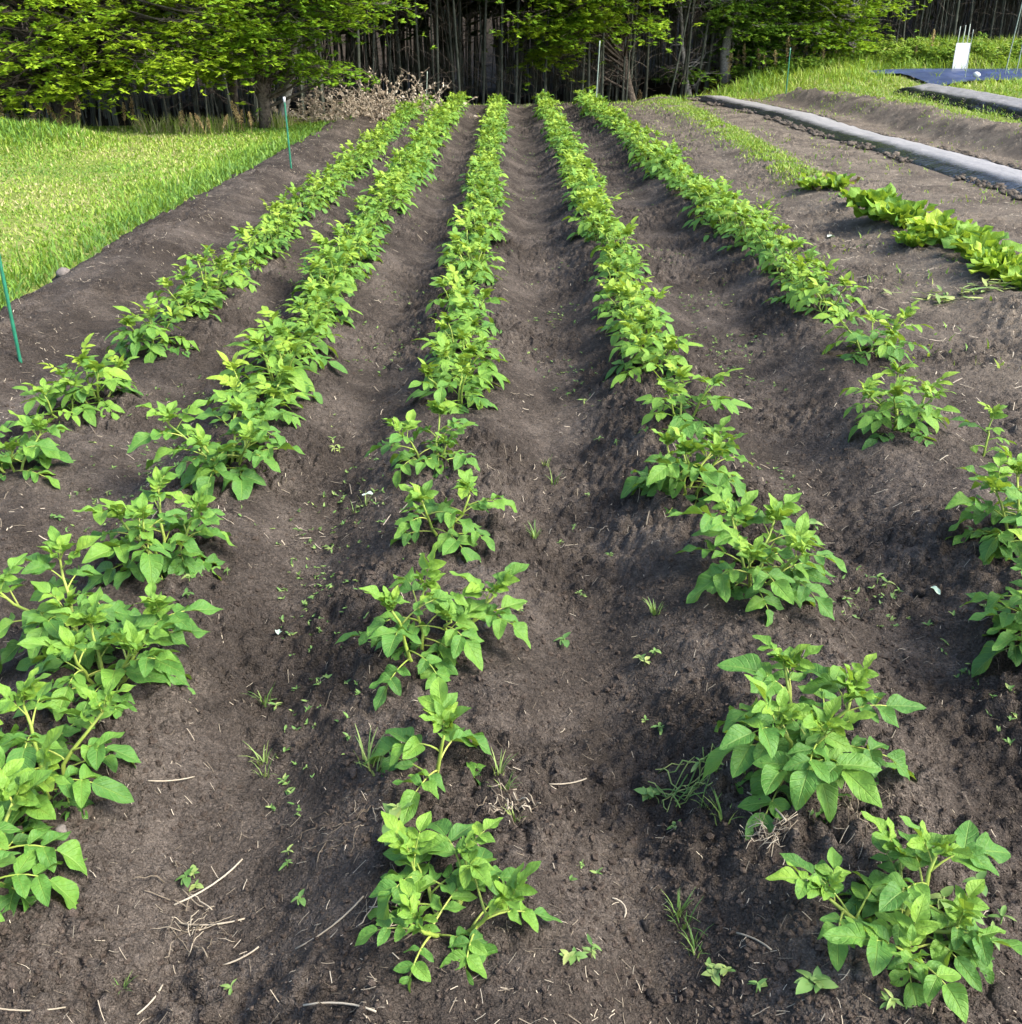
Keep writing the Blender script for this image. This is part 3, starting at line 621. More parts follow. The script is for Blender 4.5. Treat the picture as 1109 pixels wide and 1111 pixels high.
# ------------------------------------------------------------------ weed seedlings
def weed_proto(kind, rng):
    b = MB()
    if kind == 'tuft':
        for i in range(rng.randint(7, 13)):
            az = rng.uniform(0, 6.28); L = rng.uniform(.025, .055); le = rng.uniform(.2, .9); o = np.array([math.cos(az), math.sin(az), 0]); sd_ = np.array([-o[1], o[0], 0]); p0 = o * rng.uniform(0, .012); w_ = rng.uniform(.0014, .0026); vv = []
            for t in (0, .35, .7, 1): c = p0 + o * L * le * t ** 1.5 + np.array([0, 0, L * t * (1.1 - .5 * le * t)]); vv += [c - sd_ * w_ * (1 - t * .9), c + sd_ * w_ * (1 - t * .9)]
            b.add(np.array(vv), np.array([[0, 1, 3, 2], [2, 3, 5, 4], [4, 5, 7, 6]]), rng.uniform(.3, .8))
    else:
        for s in range(1):
            c0 = np.zeros(3); hh = rng.uniform(.008, .02)
            vv, ff = tube(np.array([c0 - [0, 0, .01], c0 + [0, 0, hh]]), .0011, 4); b.add(vv, ff, .7)
            for i in range(rng.randint(4, 7)):
                az = i * 2.2 + rng.uniform(-.4, .4); a, f_, c = LO[rng.randint(10)]; L = rng.uniform(.011, .026); wf = .62 if kind == 'broad' else .38
                s_, d_, n_ = basis(np.array([math.cos(az), math.sin(az), rng.uniform(.0, .8)]), np.array([0, 0, 1.0]), rng.uniform(-.3, .3)); c = c.copy(); c[:, 2] = rng.uniform(.2, .8)
                b.add(c0 + [0, 0, hh * rng.uniform(.5, 1)] + L * (a[:, :1] * wf / .62 * s_ + a[:, 1:2] * d_ + a[:, 2:] * n_), f_, c)
    return b.mesh('weed_seedling', M['weed'])
wr = np.random.RandomState(91)
WP = {k: [weed_proto(k, wr) for _ in range(4)] for k in ('tuft', 'broad', 'narrow')}
def furrow_name(x, y):
    xr = [rowx(r, y) for r in (1, 2, 3, 4, 5)]
    if x < xr[0]: return 'on the bare strip left of the potato rows'
    for i, t in enumerate(['between the leftmost and second potato rows', 'between the second and centre potato rows', 'between the centre and fourth potato rows', 'between the fourth and rightmost potato rows']):
        if xr[i] <= x < xr[i + 1]: return t
    return 'on the bare strip right of the potato rows'
KN = {'tuft': 'tiny grassy weed tuft', 'broad': 'small round-leaved weed seedling', 'narrow': 'small narrow-leaved weed seedling'}
def put_weed(x, y, kind, s):
    me = WP[kind][wr.randint(4)]; o = obj('weed_seedling', me, loc=(x, y, gz(x, y) - .001), rz=wr.uniform(0, 6.28)); o.scale = (s, s, s)
    tag(o, '%s sprouting %s' % (KN[kind], furrow_name(x, y)), 'weed', '%s %s' % (KN[kind], furrow_name(x, y)))
for px, py, kind, s, n in [(700, 665, 'tuft', 1.2, 2), (620, 708, 'broad', 1.5, 1), (705, 715, 'broad', 1.1, 3), (712, 795, 'narrow', 1.1, 3), (712, 875, 'broad', 1.2, 4), (735, 905, 'narrow', 1.1, 3), (640, 1045, 'narrow', 1.25, 3), (622, 1045, 'broad', 1.2, 2),
                           (740, 1000, 'tuft', 1.25, 3), (770, 1052, 'broad', 1.1, 4), (748, 1030, 'tuft', .9, 2), (822, 1080, 'narrow', 1.3, 1), (575, 582, 'tuft', 1.0, 2), (617, 585, 'narrow', 1.3, 2), (570, 655, 'broad', .9, 2), (640, 635, 'narrow', 1., 2),
                           (345, 600, 'narrow', 1.2, 3), (300, 765, 'narrow', 1.1, 3), (293, 828, 'tuft', 1.2, 2), (308, 760, 'tuft', 1.4, 1), (325, 978, 'broad', 1.2, 1), (240, 1078, 'narrow', 1.1, 1), (205, 970, 'broad', 1.1, 3), (315, 945, 'narrow', 1, 2), (130, 1070, 'tuft', .8, 1),
                           (1040, 985, 'broad', 1.5, 3), (1068, 1010, 'narrow', 1.5, 2), (880, 1075, 'broad', 1.9, 2), (970, 1100, 'narrow', 1.2, 2), (965, 640, 'narrow', 1.5, 3), (885, 570, 'broad', 1.5, 1), (860, 560, 'narrow', 1, 2), (920, 770, 'narrow', .9, 2),
                           (120, 560, 'narrow', 1.4, 3), (60, 560, 'broad', 1.0, 2), (430, 895, 'broad', 1.8, 2), (418, 930, 'broad', 1.8, 1), (545, 870, 'tuft', 1.2, 2), (540, 850, 'tuft', .9, 1), (205, 650, 'broad', 1.2, 2), (235, 625, 'narrow', 1.0, 1), (395, 560, 'tuft', 1.2, 2),
                           (410, 830, 'tuft', 1.7, 2), (655, 600, 'narrow', 1.3, 1), (790, 880, 'tuft', 1.4, 2), (770, 830, 'narrow', 1.3, 3), (600, 520, 'tuft', 1.1, 2), (370, 490, 'narrow', 1.6, 3), (640, 480, 'narrow', 1.3, 2), (630, 420, 'narrow', 1.3, 3), (640, 540, 'broad', 1.2, 1)]:
    for _ in range(n):
        qx, qy = px + wr.normal(0, 8), py + wr.normal(0, 7); x, y = at(qx, qy, .04); x, y = at(qx, qy, gz(x, y)); put_weed(x, y, kind, s * wr.uniform(.75, 1.15))
def weed_cloud(n, xy, seed, smin, smax):
    rng = np.random.RandomState(seed); b = MB()
    x, y = xy(rng, n); z = soil_h(x, y)
    for i in range(n):
        if vn(np.array([x[i] * 2.2]), np.array([y[i] * 2.2]), 66)[0] < .56: continue
        for q in range(rng.randint(3, 7)):
            a, f_, c = LO[rng.randint(10)]; az = rng.uniform(0, 6.28); L = rng.uniform(smin, smax); c = c.copy(); c[:, 2] = rng.uniform(.2, .95)
            s_, d_, n_ = basis(np.array([math.cos(az), math.sin(az), rng.uniform(.05, 1.3)]), np.array([0, 0, 1.0]), rng.uniform(-.4, .4))
            b.add(np.array([x[i], y[i], z[i]]) + L * (a[:, :1] * .7 * s_ + a[:, 1:2] * d_ + a[:, 2:] * n_), f_, c)
    return b
def furrows(rng, n):
    y = 1.5 * (19 / 1.5) ** rng.rand(n); g = rng.randint(0, 4, n); x = np.zeros(n)
    for i in range(n): x[i] = .5 * (rowx(g[i] + 1, y[i]) + rowx(g[i] + 2, y[i])) + rng.normal(0, .13)
    return x, y
tag(obj('furrow_weeds', weed_cloud(3800, furrows, 95, .006, .021).mesh('furrow_weeds', M['weed'])), 'sparse tiny weeds dotted along the furrow bottoms', 'weeds', kind='stuff')

# ------------------------------------------------------------------ grass
def grass_mesh(name, x, y, z, h, wd, tint, seed, lean=.5):
    rng = np.random.RandomState(seed); n = len(x); az = rng.uniform(0, 6.28, n); le = rng.uniform(.1, 1, n) * lean; f_az = az + rng.uniform(-.8, .8, n) + 1.57
    vv = []
    for t, w_ in ((0, 1), (.5, .8), (1, 0)):
        cx = x + np.cos(az) * h * le * t ** 1.6; cy = y + np.sin(az) * h * le * t ** 1.6; cz = z - .01 + h * t * (1 - .35 * le * t)
        if w_: vv += [np.stack([cx - np.cos(f_az) * wd * w_, cy - np.sin(f_az) * wd * w_, cz], 1), np.stack([cx + np.cos(f_az) * wd * w_, cy + np.sin(f_az) * wd * w_, cz], 1)]
        else: vv.append(np.stack([cx, cy, cz], 1))
    vv = np.stack(vv, 1).reshape(-1, 3); i = np.arange(n)[:, None] * 5
    lf = np.repeat(np.stack([np.full(n, .5), np.full(n, .5), tint], 1), 5, 0)
    return mesh_np(name, vv, [i + np.array([[0, 1, 3, 2]]), i + np.array([[2, 3, 4]])], M['grass'], lf)
gr = np.random.RandomState(121)
n = 160000
y = 2.0 + 17 * gr.rand(n) ** .85; x = lawn_edge(y) - 0.02 - (11.5 * gr.rand(n) ** 1.25) + .17 * gr.randn(n)
keep = (x > -0.62 * y - 2.5) & ((field_mask(x, y) < .6) | ((gr.rand(n) < .35) & (vn(x * 2.5, y * 2.5, 91) > .62))) & (y < np.interp(x, [-14, -5, -2.5], [17.6, 18.4, 22]))
x, y = x[keep], y[keep]
ed = lawn_edge(y) - x; patch = fbm(x * .55, y * .55, 77, 3); lush = np.maximum(np.exp(-(ed / .55) ** 2), np.exp(-(((x + 7.4) / 1.7) ** 2 + ((y - 15.3) / 1.2) ** 2)))
h = (.016 + .030 * gr.rand(len(x))) * (1 + 1.3 * lush) * (.6 + 1.1 * fbm(x * 1.3, y * 1.3, 78, 3)) ; hump = np.exp(-(((x + 7.4) / 2.0) ** 2 + ((y - 15.5) / 1.0) ** 2)); h = h * np.where(gr.rand(len(x)) < .05, 1.9, 1) * (1 + 1.3 * hump * vn(x * 3, y * 3, 7))
tint = np.clip(.50 + 1.25 * (patch - .5) * (1 - lush) - .30 * lush + .16 * gr.randn(len(x)) + np.where(gr.rand(len(x)) < .22 * (1 - lush), .4, 0), 0, 1)
tag(obj('lawn_grass', grass_mesh('lawn_grass', x, y, np.maximum(base_h(x, y), field_z(x, y)), h, .003 + .0005 * y, tint, 5, 1.1)), 'bright mown grass left of the potato field with yellowed patches', 'grass', kind='stuff')
n = 5200; xd = gr.uniform(-11, -3.7, n); yd = np.interp(xd, [-11, -5, -3.7], [17.0, 17.6, 18.2]) + gr.normal(0, .28, n); kd = fbm(xd * 1.5, yd * 1.5, 49, 3) > .42; xd, yd = xd[kd], yd[kd]
tag(obj('dry_grass', grass_mesh('dry_grass', xd, yd, base_h(xd, yd), gr.uniform(.08, .34, len(xd)) ** 1.0, np.full(len(xd), .009), np.clip(gr.normal(.85, .22, len(xd)), .2, 1), 9, .8)), 'rough band of tall dry grass along the far edge of the lawn', 'dry grass', kind='stuff')
# far strip behind the brush and row ends, and the grassy bank on the right
n = 150000
x = gr.uniform(-3.5, 24, n); y = gr.uniform(11, 33.5, n)
e = np.interp(x, [-4, -2.5, 3, 4, 6, 7, 8, 10, 14, 24], [21.6, 21.9, 22.6, 24, 23.6, 20.5, 17.2, 14.6, 12, 11]) + .9 * (fbm(x * 1.1, y * 1.1, 33, 3) - .5)
far = np.interp(x, [-4, -2, 3, 6, 12, 24], [22.8, 23.2, 24.2, 27.5, 30.5, 33])
keep = (y > e) & (y < far) & (x < .56 * y + 3)
x, y = x[keep], y[keep]
TQ = [(on_ground(1012, 97), 6.5, 4.6), (on_ground(952, 83), 1.6, 1.3)]
for q_, wx_, wy_ in TQ:
    keep = ~((x > q_[0] - .05) & (x < q_[0] + wx_ + .3) & (y > q_[1] + .1) & (y < q_[1] + wy_) & (gr.rand(len(x)) > .03)); x, y = x[keep], y[keep]
h = np.interp(x, [-4, 3, 6, 20], [.08, .11, .19, .24]) * gr.uniform(.5, 1.25, len(x)) * np.clip(.45 + 1.2 * fbm(x * .8, y * .8, 35, 3), .5, 1.4) * np.interp(y - np.interp(x, [3, 6, 12, 24], [24, 24, 24, 23]), [-4, 0, 3], [.45, .8, 1.35])
tint = np.clip(.56 + .7 * (fbm(x * .9, y * .9, 36, 3) - .5) + .14 * gr.randn(len(x)), 0, 1)
tag(obj('bank_grass', grass_mesh('bank_grass', x, y, base_h(x, y), h, .0115 * gr.uniform(.6, 1.3, len(x)), tint, 6, 1.3)), 'lush green grass and weeds on the bank at the right', 'grass', kind='stuff')
# low weedy grass along the salad ridge and the soil on the right
n = 17000
ya = gr.uniform(10.6, 25.5, n); xa = np.interp(ya, [10.6, 16, 25], [3.1, 3.3, 3.3]) + gr.normal(0, .16, n) * np.interp(ya, [10, 20, 25], [.75, 1.1, 2.6])
n2 = 9000; yb = gr.uniform(13, 23.5, n2); xb = np.interp(yb, [13, 16, 20, 24], [8.6, 8.1, 7.3, 6.5]) + gr.normal(0, .55, n2)
n3 = 7500; yc = gr.uniform(5, 24, n3); xc = gr.uniform(2.0, 7.2, n3)
x = np.concatenate([xa, xb, xc]); y = np.concatenate([ya, yb, yc]); keep = fbm(x * 1.6, y * 1.6, 44, 3) > np.concatenate([np.full(n + n2, .40), np.full(n3, .52)]); x, y = x[keep], y[keep]
keep = np.abs(x - film_x(y)) > .55; x, y = x[keep], y[keep]
h = gr.uniform(.02, .075, len(x)); tint = np.clip(.5 + .2 * gr.randn(len(x)), 0, 1)
tag(obj('weedy_grass', grass_mesh('weedy_grass', x, y, soil_h(x, y), h, .0075 * gr.uniform(.5, 1.2, len(x)), tint, 8, 1.3)), 'low weedy grass creeping over the soil strips on the right', 'grass', kind='stuff')

# ------------------------------------------------------------------ salad plants
def salad(px, py, nleaf, size, label, mat='greens', up=.9, wf=.62, tint=.5, purple=0, seed=0):
    x, y = at(px, py, .1); rng = np.random.RandomState(seed); root = obj('salad_plant', None, loc=(x, y, gz(x, y) - .01))
    nleaf = int(nleaf * 2.8)
    for i in range(nleaf):
        a, f_, c = leaflet(8, 6, rng, .60 * wf * rng.uniform(.8, 1.15), .35, rng.uniform(.15, .7), .2, .5)
        az = i * 2.4 + rng.uniform(-.3, .3); k = i / nleaf; el = up * (.75 + k * .7) + rng.uniform(-.15, .15); L = 1.05 * size * rng.uniform(.75, 1.1) * (1.1 - .3 * k)
        s_, d_, n_ = basis(np.array([math.cos(az) * math.cos(el), math.sin(az) * math.cos(el), math.sin(el)]), np.array([0, 0, 1.0]), rng.uniform(-.4, .4))
        c = c.copy(); c[:, 2] = tint + rng.uniform(-.35, .3); b = MB(); p0 = np.array([math.cos(az), math.sin(az), 0]) * .015
        b.add(p0 + L * (a[:, :1] * s_ + a[:, 1:2] * d_ + a[:, 2:] * n_), f_, c)
        obj('leaf', b.mesh('leaf', M['purple'] if i < purple else M[mat]), root)
    tag(root, label, 'salad plant', 'salad plants on the right ridge')
for i, a in enumerate([((882, 205), 8, .22, 'small salad plant with dark purple leaves at the far end of the salad row', 'greens', .7, .5, .45, 3), ((908, 207), 7, .22, 'salad plant with a few brown-purple leaves, second from the far end', 'greens', .8, .55, .5, 2),
                       ((925, 215), 6, .17, 'small light green salad plant left of the big chard', 'greens', .6, .6, .6, 0), ((952, 240), 12, .32, 'big green leafy salad plant with tall broad leaves', 'greens', .95, .62, .42, 0), ((975, 248), 10, .30, 'large bright salad plant behind the yellow-green lettuce', 'greens', 1.0, .66, .55, 0),
                       ((1012, 262), 14, .28, 'yellow-green frilly lettuce in the middle of the salad row', 'greens', .9, .8, .75, 0), ((1036, 272), 9, .27, 'open rosette salad plant with pale midribs right of the lettuce', 'greens', .8, .42, .55, 0), ((1062, 285), 9, .27, 'narrow-leaved salad plant left of the last one', 'greens', .9, .4, .5, 0),
                       ((1088, 303), 14, .24, 'feathery light green salad plant nearest the right edge', 'greens', .75, .38, .75, 0), ((930, 224), 9, .2, 'small upright salad plant just left of the big leafy one', 'greens', 1.0, .5, .5, 0), ((1074, 296), 9, .22, 'thin-leaved salad plant between the last two large ones', 'greens', .9, .4, .6, 0), ((990, 268), 8, .2, 'low salad plant in front of the yellow-green lettuce', 'greens', .8, .5, .45, 0), ((1120, 315), 10, .22, 'green salad plant cut by the right picture edge', 'greens', .7, .45, .5, 0)]):
    salad(a[0][0], a[0][1], a[1], a[2], a[3], a[4], a[5], a[6], a[7], a[8], 300 + i)
# pulled, wilted weeds below the salad row
b = MB(); rng = np.random.RandomState(77); x0, y0 = at(1045, 322, .05); z0 = gz(x0, y0)
for i in range(70):
    L = rng.uniform(.05, .2); az = rng.normal(0.2, .9); c0 = np.array([rng.normal(0, .16), rng.normal(0, .07), 0]); a, f_, c = LO[rng.randint(10)]; c = c.copy(); c[:, 2] = rng.uniform(.3, 1)
    c0[2] = gz(x0 + c0[0], y0 + c0[1]) - z0 + rng.uniform(.005, .04)
    s_, d_, n_ = basis(np.array([math.cos(az), math.sin(az), rng.uniform(-.1, .2)]), np.array([0, 0, 1.0]), rng.uniform(-.5, .5)); b.add(c0 + L * (a[:, :1] * .25 * s_ + a[:, 1:2] * d_ + .2 * a[:, 2:] * n_), f_, c)
tag(obj('pulled_weeds', b.mesh('pulled_weeds', M['weed']), loc=(x0, y0, z0)), 'heap of pulled wilting weeds below the salad row', 'weed heap')

# ------------------------------------------------------------------ plastic film beds, tarp
def film_bed(name, path, half, hgt, label, seed, dust=.85, main=False):
    path = np.array(path, float); seg = np.linspace(0, 1, 150); py = np.interp(seg, np.linspace(0, 1, len(path)), path[:, 1]); px = np.interp(py, *(path[np.argsort(path[:, 1])].T[::-1]))
    us = np.linspace(-1, 1, 25); V_ = []; L_ = []
    for i, (cx, cy) in enumerate(zip(px, py)):
        endf = min(1, (min(seg[i], 1 - seg[i])) * 18 + .25)
        for u in us:
            e = 1 + (.16 * (vn(np.array([cy * 1.3]), np.array([u > 0]), seed)[0] - .5) if abs(u) > .8 else 0)
            x_ = cx + u * half * e; au = abs(u)
            z_ = float(base_h(x_, cy)) + (float(ridges(np.array([x_]), np.array([cy]))[0]) + .042 if main else .02 + hgt * endf * (1 - float(ss(au, .55, .9))))
            z_ += .034 * (fbm(np.array([x_ * 5]), np.array([cy * 3.5]), seed, 3)[0] - .4) + .03 * (au > .6) * (vn(np.array([cy * 5]), np.array([u * 3]), seed + 3)[0] - .4) - .05 * float(ss(au, .93, 1))
            V_.append((x_, cy, z_)); L_.append((u, seg[i], (1.15 - 1.5 * float(ss(-u, .15, .75)) - 1.2 * float(ss(u, .6, .95))) * dust))
    k = 25; f_ = [(i * k + j, i * k + j + 1, (i + 1) * k + j + 1, (i + 1) * k + j) for i in range(149) for j in range(k - 1)]
    b = MB(); b.add(np.array(V_), np.array(f_), np.array(L_)); o = obj(name, b.mesh(name, M['film'])); tag(o, label, 'mulch film'); return o
film_bed('mulch_film', [(5.6, 7.5), (5.55, 11), (5.35, 14), (5.1, 19.5), (4.5, 25)], .52, .15, 'long black plastic mulch film, dusty on top, covering a raised bed', 400, .9, True)
g0_, g1_ = on_ground(985, 98), on_ground(1109, 122)
film_bed('mulch_film', [(g1_[0] + (g1_[0] - g0_[0]) * .5, g1_[1] - (g0_[1] - g1_[1]) * .5), (g1_[0], g1_[1]), (g0_[0], g0_[1])], .38, .10, 'short grey plastic-covered bed in front of the blue tarp', 401, .75)
rng = np.random.RandomState(430); n = 1500; ye = rng.uniform(7.5, 24.8, n); sd_ = np.where(rng.rand(n) < .6, -1, 1); kk = vn(ye * 1.4, sd_ * 3.0, 97) > .45; ye, sd_ = ye[kk], sd_[kk]; n = len(ye)
xe = film_x(ye) + sd_ * rng.normal(.50, .05, n); se = .012 + .035 * rng.rand(n) ** 2; ze = base_h(xe, ye) + ridges(xe, ye) + .05
vv = ICO_V[None] * (1 + rng.uniform(-.35, .35, (n, 12, 1))) * se[:, None, None] * np.array([1, 1.2, .7]) + np.stack([xe, ye, ze], 1)[:, None]
b = MB(); b.add(vv.reshape(-1, 3), (ICO_F[None] + (np.arange(n) * 12)[:, None, None]).reshape(-1, 3)); tag(obj('edge_soil', b.mesh('edge_soil', M['soil'])), 'loose soil thrown on the edges of the long mulch film', 'soil', kind='stuff')
def tarp(x0, x1, y0, y1, skew, label, mat, seed):
    v_, f_ = grid(np.linspace(0, 1, 70), np.linspace(0, 1, 50), lambda x, y: x * 0); u, w_ = v_[:, 0], v_[:, 1]
    X = x0 + (x1 - x0) * u + skew * w_ + .10 * (fbm(w_ * 6, u * 0, seed + 1, 3) - .5); Y = y0 + (y1 - y0) * w_ + .25 * (fbm(u * 7, w_ * 0, seed + 2, 3) - .5)
    Z = base_h(X, Y) + .05 + .16 * (fbm(X * 1.3, Y * 2.6, seed, 4) - .5) * np.clip(np.minimum(np.minimum(u, 1 - u), np.minimum(w_, 1 - w_)) * 8, .15, 1)
    b = MB(); b.add(np.stack([X, Y, Z], 1), f_); o = obj('tarp', b.mesh('tarp', mat)); tag(o, label, 'tarp'); return o
t0_ = on_ground(1012, 97); t1_ = on_ground(1030, 79)
tarp(t0_[0], t0_[0] + 6.5, t0_[1], t0_[1] + 4.6, .5, 'wide wrinkled dark blue tarp spread on the bank at the right', M['tarp'], 410)
t2_ = on_ground(952, 83); tarp(t2_[0], t2_[0] + 1.5, t2_[1], t2_[1] + 1.3, .2, 'small dark blue tarp end left of the wide tarp', M['tarp'], 411)
p = on_ground(1058, 90); p[2] = float(base_h(p[0], p[1])) + .10
rng = np.random.RandomState(5); vv = ICO_V * (1 + rng.uniform(-.2, .2, (12, 1))) * [.085, .08, .065]; b = MB(); b.add(vv, ICO_F); tag(obj('white_stone', b.mesh('white_stone', M['white']), loc=p + [0, 0, .05]), 'white rounded stone weighing down the blue tarp', 'stone')
# white panel held by poles
def post(name, x, y, z0, h, r, mat, parent=None, lean=(0, 0), loc=False):
    b = MB(); vv, ff = tube(np.array([[0, 0, -.15], [lean[0] * .5, lean[1] * .5, h * .5], [lean[0], lean[1], h]]), r, 8); b.add(vv, ff); return obj(name, b.mesh(name, mat), parent, loc=(x, y, z0))
p = on_ground(1041, 77); z0 = float(base_h(p[0], p[1])); root = obj('white_guard', None, loc=(p[0], p[1], z0 - .02)); root.scale = (1.0, 1, 1.12)
vv = np.array([(-.18, 0, 0), (.18, 0, 0), (.17, .02, .56), (-.17, .02, .56), (-.18, .03, 0), (.18, .03, 0), (.17, .05, .56), (-.17, .05, .56)])
vv[:, 1] += .01 * np.sin(vv[:, 0] * 20); b = MB(); b.add(vv, np.array([[0, 1, 2, 3], [5, 4, 7, 6], [1, 5, 6, 2], [4, 0, 3, 7], [3, 2, 6, 7], [1, 0, 4, 5]])); obj('sheet', b.mesh('sheet', M['white'], False), root)
for q, hh in ((-.13, .88), (-.01, .90), (.09, .92)): post('pole', q, .062, 0, hh, .011, M['palestake'], root)
tag(root, 'white upright plastic sheet held by three thin poles beside the blue tarp', 'plant guard')
# ------------------------------------------------------------------ stakes
def stake(px, py, h, r, label, lean=(0, 0), mat='stake', cap=False, rings=True, Y=None):
    if Y is None: x, y = on_ground(px, py, soil_h)[:2]
    else: x, y, _ = atY(px, py, Y)
    z0 = max(gz(x, y), float(base_h(x, y))); root = obj('garden_stake', None, loc=(x, y, z0 - .02))
    k = 12; ts = np.linspace(0, 1, k); pts = np.array([[lean[0] * t, lean[1] * t, -.1 + (h + .1) * t] for t in ts])
    b = MB(); vv, ff = tube(pts, r * (1 + (.12 * (np.arange(k) % 2) if rings else 0)), 8); b.add(vv, ff); obj('pole', b.mesh('pole', M[mat]), root)
    if cap:
        b = MB(); vv, ff = tube(np.array([pts[-1] - [0, 0, .045], pts[-1] + [0, 0, .012]]), r * 1.35, 8); b.add(vv, ff); obj('cap', b.mesh('cap', M['white']), root)
    tag(root, label, 'garden stake', 'garden stakes')
stake(22, 393, .95, .0085, 'green garden stake leaning out of the picture at the left edge', (0, .02))
stake(316, 182, .76, .010, 'green garden stake with a white cap by the far lawn edge', (-.01, 0), cap=True)
stake(457, 108, .82, .010, 'green thin stake at the far end of the leftmost row, by the brush', (-.06, 0), rings=False)
stake(462, 112, .60, .010, 'short pale stake just right of the thin green one by the brush', (.05, 0), 'palestake', rings=False)
stake(646, 118, 1.15, .011, 'tall pale green stake at the far end of the rightmost potato row', (.04, 0), 'palestake', rings=False)
stake(702, 104, .95, .012, 'pale stake with white top on the grass right of the potato rows', (-.02, 0), 'palestake', cap=True, rings=False)
stake(853, 100, .90, .013, 'green stake standing in the grass before the dark shrubs', (-.01, 0), 'stake', rings=False, Y=24)
stake(1092, 70, 2.2, .012, 'tall thin pole right of the white guard, leaning right', (.13, 0), 'palestake', rings=False, Y=24.5)
stake(1104, 72, 2.3, .012, 'tall thin pole at the right edge of the picture', (.05, 0), 'palestake', rings=False, Y=24.0)
stake(1046, 90, .9, .008, 'very thin pole standing on the blue tarp before the white guard', (.0, 0), 'palestake', rings=False, Y=22.6)

# ------------------------------------------------------------------ dried dock stalks
def dock_proto(seed):
    rng = np.random.RandomState(seed); H = rng.uniform(.6, .95); root = obj('dried_dock', None); b = MB()
    lean = rng.normal(0, .12, 2); pts = np.array([[lean[0] * t, lean[1] * t, H * t] for t in (-.1, .3, .6, 1)]); vv, ff = tube(pts, [.006, .005, .004, .002], 5); b.add(vv, ff, .3); obj('stem', b.mesh('stem', M['dock']), root)
    b = MB()
    for i in range(110):
        t = .4 + .6 * rng.rand(); rr = .07 * math.sin(math.pi * min(1, (t - .3) / .75)) + .008; a = rng.uniform(0, 6.28); p = np.array([lean[0] * t + rr * math.cos(a) * rng.rand(), lean[1] * t + rr * math.sin(a) * rng.rand(), H * t])
        b.add(p + OCT_V * rng.uniform(.007, .015) * [1, 1, 1.6] * (1 + rng.uniform(-.3, .3, (6, 1))), OCT_F, rng.uniform(0, 1))
    obj('seed_head', b.mesh('seed_head', M['dock']), root); return root
DP = [dock_proto(500 + i) for i in range(4)]; du = [False] * 4
dk = [(px_, 150 - 0.00 * px_, 17.2, 'left') for px_ in (5, 18, 26, 42, 60, 72, 84, 140, 150, 158, 196, 204, 214, 222, 232, 242, 258, 264, 270, 278)] + [(px_, 72, 28.0, 'right') for px_ in (694, 700, 792, 800, 808, 826, 834, 842, 850, 858, 868, 878, 892, 906, 994, 1006)]
drs = np.random.RandomState(55)
for px_, py_, Y, sd_ in dk:
    Y = Y + drs.uniform(-.6, .6); x, y, _ = atY(px_ + drs.uniform(-4, 4), py_, Y); i = drs.randint(4); o = DP[i] if not du[i] else copy_tree(DP[i]); du[i] = True
    o.location = (x, y, float(base_h(x, y)) - .02); o.rotation_euler = (0, 0, drs.uniform(0, 6)); s_ = drs.uniform(.45, .95) * (1.1 if sd_ == 'right' else .9); o.scale = (s_, s_, s_)
    tag(o, 'dried brown dock stalk with seed head standing ' + ('behind the mown lawn at the left' if sd_ == 'left' else 'on the bank at the right'), 'dock stalk', 'dried dock stalks behind the lawn' if sd_ == 'left' else 'dried dock stalks on the bank')

# ------------------------------------------------------------------ brush pile
c0 = atY(392, 118, 19.6); z0 = float(base_h(c0[0], c0[1])); root = obj('brush_pile', None, loc=(c0[0], c0[1], z0)); rng = np.random.RandomState(66)
b = MB(); bl = MB()
for i in range(280):
    a = rng.uniform(0, 6.28); p0 = np.array([rng.normal(.05, .62), rng.normal(0, .35), rng.uniform(-.05, .15)]); L = rng.uniform(.4, 1.2) * (1.25 if p0[0] > .1 else .85); e = rng.uniform(.1, 1.3)
    d = np.array([math.cos(a) * math.cos(e), math.sin(a) * math.cos(e) * .6, math.sin(e)]); pts = np.array([p0 + d * L * t + np.array([0, 0, -.3 * t * t * L]) + rng.normal(0, .015, 3) for t in np.linspace(0, 1, 5)])
    vv, ff = tube(pts, np.linspace(.007, .002, 5), 3, False); b.add(vv, ff, rng.uniform(.1, .8))
    for q in range(20):
        t = rng.uniform(.1, .9); k = t * 4; j = min(int(k), 3); p_ = pts[j] + (pts[j + 1] - pts[j]) * (k - j); a_, f_, c = LO[rng.randint(10)]; c = c.copy(); c[:, 2] = rng.uniform(.1, 1)
        s_, d_, n_ = basis(rng.normal(0, 1, 3), rng.normal(0, 1, 3), 0); bl.add(p_ + rng.uniform(.03, .07) * (a_[:, :1] * s_ + a_[:, 1:2] * d_ + a_[:, 2:] * n_), f_, c)
obj('twigs', b.mesh('twigs', M['dry']), root); tag(obj('dry_leaves', bl.mesh('dry_leaves', M['dry']), root), kind='stuff')
tag(root, 'heap of pale dry brush and withered leaves beside the far lawn corner', 'brush pile')

